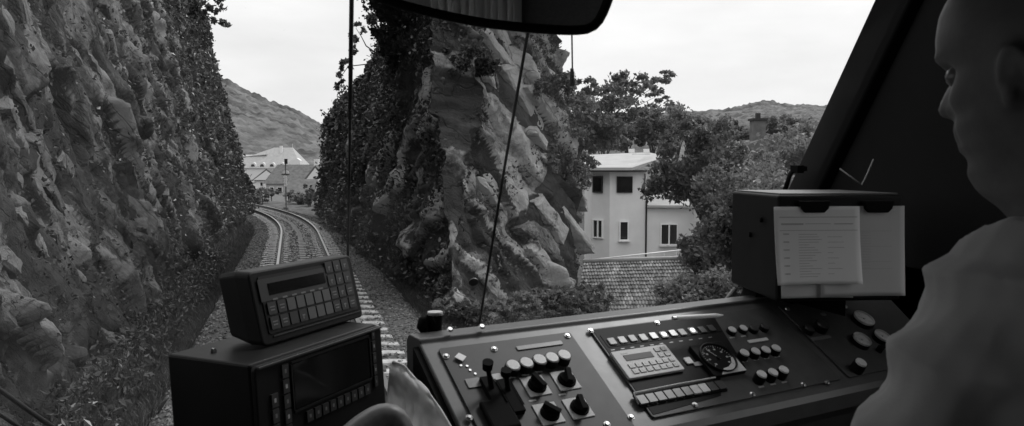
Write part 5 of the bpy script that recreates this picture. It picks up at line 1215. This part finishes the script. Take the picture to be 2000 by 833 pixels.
def hand(wr, fd, side):
    """palm, four fingers of different length and a thumb; fd = direction of the hand, palm down"""
    fd = fd.normalized(); sd = fd.cross(Vector((0, 0, 1))).normalized()*side; up_ = sd.cross(fd).normalized(); up_ = up_ if up_.z > 0 else -up_
    pm = wr + fd*.055; out = [skin_mesh([wr - fd*.03, wr + fd*.03, pm, pm + fd*.03], [(0, 1), (1, 2), (2, 3)], [(.025, .023), (.030, .016), (.036, .014), (.034, .012)], 2)]
    for k, (o_, L) in enumerate(((-.028, .068), (-.010, .078), (.009, .074), (.026, .058))):
        b0 = pm + fd*.005 + sd*o_*.8; b1 = pm + fd*.038 + sd*o_; b2 = b1 + fd*L*.42 - up_*L*.10; b3 = b2 + fd*L*.28 - up_*L*.22; b4 = b3 + fd*L*.14 - up_*L*.24
        out.append(skin_mesh([b0, b1, b2, b3, b4], [(0, 1), (1, 2), (2, 3), (3, 4)], [.010, .0095, .0088, .008, .0068], 1))
    t0 = wr + fd*.025 - sd*.02; t1 = t0 + fd*.03 - sd*.025 - up_*.005; t2 = t1 + fd*.03 - sd*.012 - up_*.010; t3 = t2 + fd*.022 - sd*.002 - up_*.008
    out.append(skin_mesh([t0, t1, t2, t3], [(0, 1), (1, 2), (2, 3)], [.014, .012, .0105, .008], 1)); return out
parts += hand(wrL, wrL-elL, 1); parts += hand(wrR, wrR-elR, -1)
V, N, F = remesh(parts, .0042)
def biggest(V, F):
    par = list(range(len(V)))
    def fd(x):
        while par[x] != x: par[x] = par[par[x]]; x = par[x]
        return x
    for f in F:
        a = fd(f[0])
        for q in f[1:]: par[fd(q)] = a
    cnt = {}
    for i in range(len(V)): k = fd(i); cnt[k] = cnt.get(k, 0) + 1
    big = max(cnt, key=cnt.get); idx = {}; V2 = []
    for i in range(len(V)):
        if fd(i) == big: idx[i] = len(V2); V2.append(V[i])
    return V2, [tuple(idx[q] for q in f) for f in F if f[0] in idx]
V, F = biggest(V, F)
mb = MB(); mb.smooth = True; mb.add(V, F, True)
dv = mb.build('person', M['skin']); tag(dv, 'driver in a pale shirt seen from behind his left side, looking down at the console', 'person')
# shirt
sv = [pel + Vector((0, 0, .02)), pel.lerp(nb, .3), pel.lerp(nb, .62), nb + dw*.01, shL + Vector((0, 0, .005)), shL.lerp(elL, .5), elL, elL.lerp(wrL, .85), shR, shR.lerp(elR, .5), elR, elR.lerp(wrR, .85)]
V, F = skin_mesh(sv, [(0, 1), (1, 2), (2, 3), (3, 4), (4, 5), (5, 6), (6, 7), (3, 8), (8, 9), (9, 10), (10, 11)], [.155, .15, .165, .092, .073, .064, .056, .040, .072, .060, .052, .040], 2)
V, N, F = remesh([(V, F)], .005)
ax1 = (elL-shL).normalized(); o2 = []
for v, n in zip(V, N):
    t = (v-shL).dot(ax1); q = v*5.5 + ax1*t*8
    wv = v + nvec(v*6)*.035
    A1 = (ax1*.8 + rb_*.5).normalized(); A2 = A1.cross(fb).normalized()
    def fold(dirn, f1, f2, ph): return 1-min(1, abs(noise.noise(Vector((wv.dot(dirn)*f1, wv.dot(fb)*f2, wv.dot(dirn.cross(fb))*f2)) + Vector((ph, ph, 0))))*3.2)
    d = .008*noise.noise(v*5.5) + .020*fold(A2, 11, 3.0, 0) + .012*fold(A1, 15, 4, 7) + .003*noise.noise(v*30)
    u = (t - .12)/.30; ring = sin(t*70 + 5*noise.noise(v*9))*.0045*math.exp(-((t-.16)/.10)**2)
    o2.append(v + n*(d + ring - .006))
mb = MB(); mb.add(o2, F, True); mb.build('shirt', M['shirt'], dv)
mb = MB(); col = []
for k in range(25):
    a = 2*pi*k/24; col.append((H((.069*sin(a), -.022 + .068*cos(a), -.052 - .03*cos(a))), H((.094*sin(a), -.022 + .094*cos(a), -.118 - .035*cos(a)))))
mb.add([q for p in col for q in p], [(2*k, 2*k+1, 2*k+3, 2*k+2) for k in range(24)], True); mb.build('collar', M['shirt'], dv, solid=.004)
# trousers
V, _, F = remesh([skin_mesh([pel + Vector((0, 0, .06)), pel + dw*.06], [(0, 1)], [.155, .15]), skin_mesh([pel - rb_*.05, hipL, knL, ankL + Vector((0, 0, .03))], [(0, 1), (1, 2), (2, 3)], [.11, .11, .072, .056]), skin_mesh([pel + rb_*.05, hipR, knR, ankR + Vector((0, 0, .03))], [(0, 1), (1, 2), (2, 3)], [.11, .11, .072, .056])], .009)
mb = MB(); mb.add(V, F, True); mb.build('trousers', M['trouser'], dv)
for a in (ankL, ankR): mb = MB(); mb.tube([a - fb*.06 + dw*.045, a + dw*.03, a + fb*.10 + dw*.045, a + fb*.2 + dw*.055], [.035, .046, .044, .03], 12); mb.build('shoe', M['blackm'], dv)
# short hair: a thin cap over the skull behind the hairline
mb = MB(); rows_ = []; za = [.085, .10, .12, .14, .16, .18, .195, .208, .219, .228, .234]
for z in za:
    yf, yb, w_ = np.interp(z, *tf), np.interp(z, *tb), np.interp(z, *tw); a0 = R(np.interp(z, [.085, .15, .19, .215, .234], [112, 106, 100, 92, 80])); rw = []
    for i in range(33):
        a = a0 + (2*pi-2*a0)*i/32; c, s_ = sin(a), cos(a); y = yf*s_ if s_ > 0 else -yb*s_; rw.append(H((w_*c*1.03 + .002*c, y*1.03, z + .003)))
    rows_.append(rw)
vs = [q for rw in rows_ for q in rw]; mb.add(vs, [(k*33+i, k*33+i+1, (k+1)*33+i+1, (k+1)*33+i) for k in range(len(za)-1) for i in range(32)], True); mb.build('hair', M['hair'], dv, solid=.003)
for sx in (-1, 1):
    mb = MB(); b_ = H((sx*.031, .066, .1165)); 
    pts_ = [b_ + Vector((0, 0, 0))]; N1 = 10
    for j in range(1, 6):
        for i in range(N1): 
            th = pi*j/6; pts_.append(b_ + Vector((sin(th)*cos(2*pi*i/N1), sin(th)*sin(2*pi*i/N1), cos(th)))*.0115)
    idx = [(1+(j-1)*N1+i, 1+(j-1)*N1+(i+1) % N1, 1+j*N1+(i+1) % N1, 1+j*N1+i) for j in range(1, 5) for i in range(N1)]; mb.add(pts_, idx, True); mb.build('eye', M['eye'], dv)
# seat under the driver
st_ = thing('driver_seat', 'dark padded driver seat on a pedestal under the driver', 'seat', Matrix.Translation((pel.x, pel.y, FL)) @ Matrix.Rotation(R(12), 4, 'Z'))
sz_ = pel.z - FL - .105
MB().box((0, .12, sz_-.05), (.48, .48, .10)).build('cushion', M['leather'], st_, bevel=.03, seg=3)
MB().box((0, -.20, sz_+.28), (.44, .08, .55)).build('backrest', M['leather'], st_, bevel=.03, seg=3)
MB().cyl((0, .1, 0), (0, .1, sz_-.10), .06, n=20).cyl((0, .1, 0), (0, .1, .03), .2, n=28).build('pedestal', M['blackm'], st_)
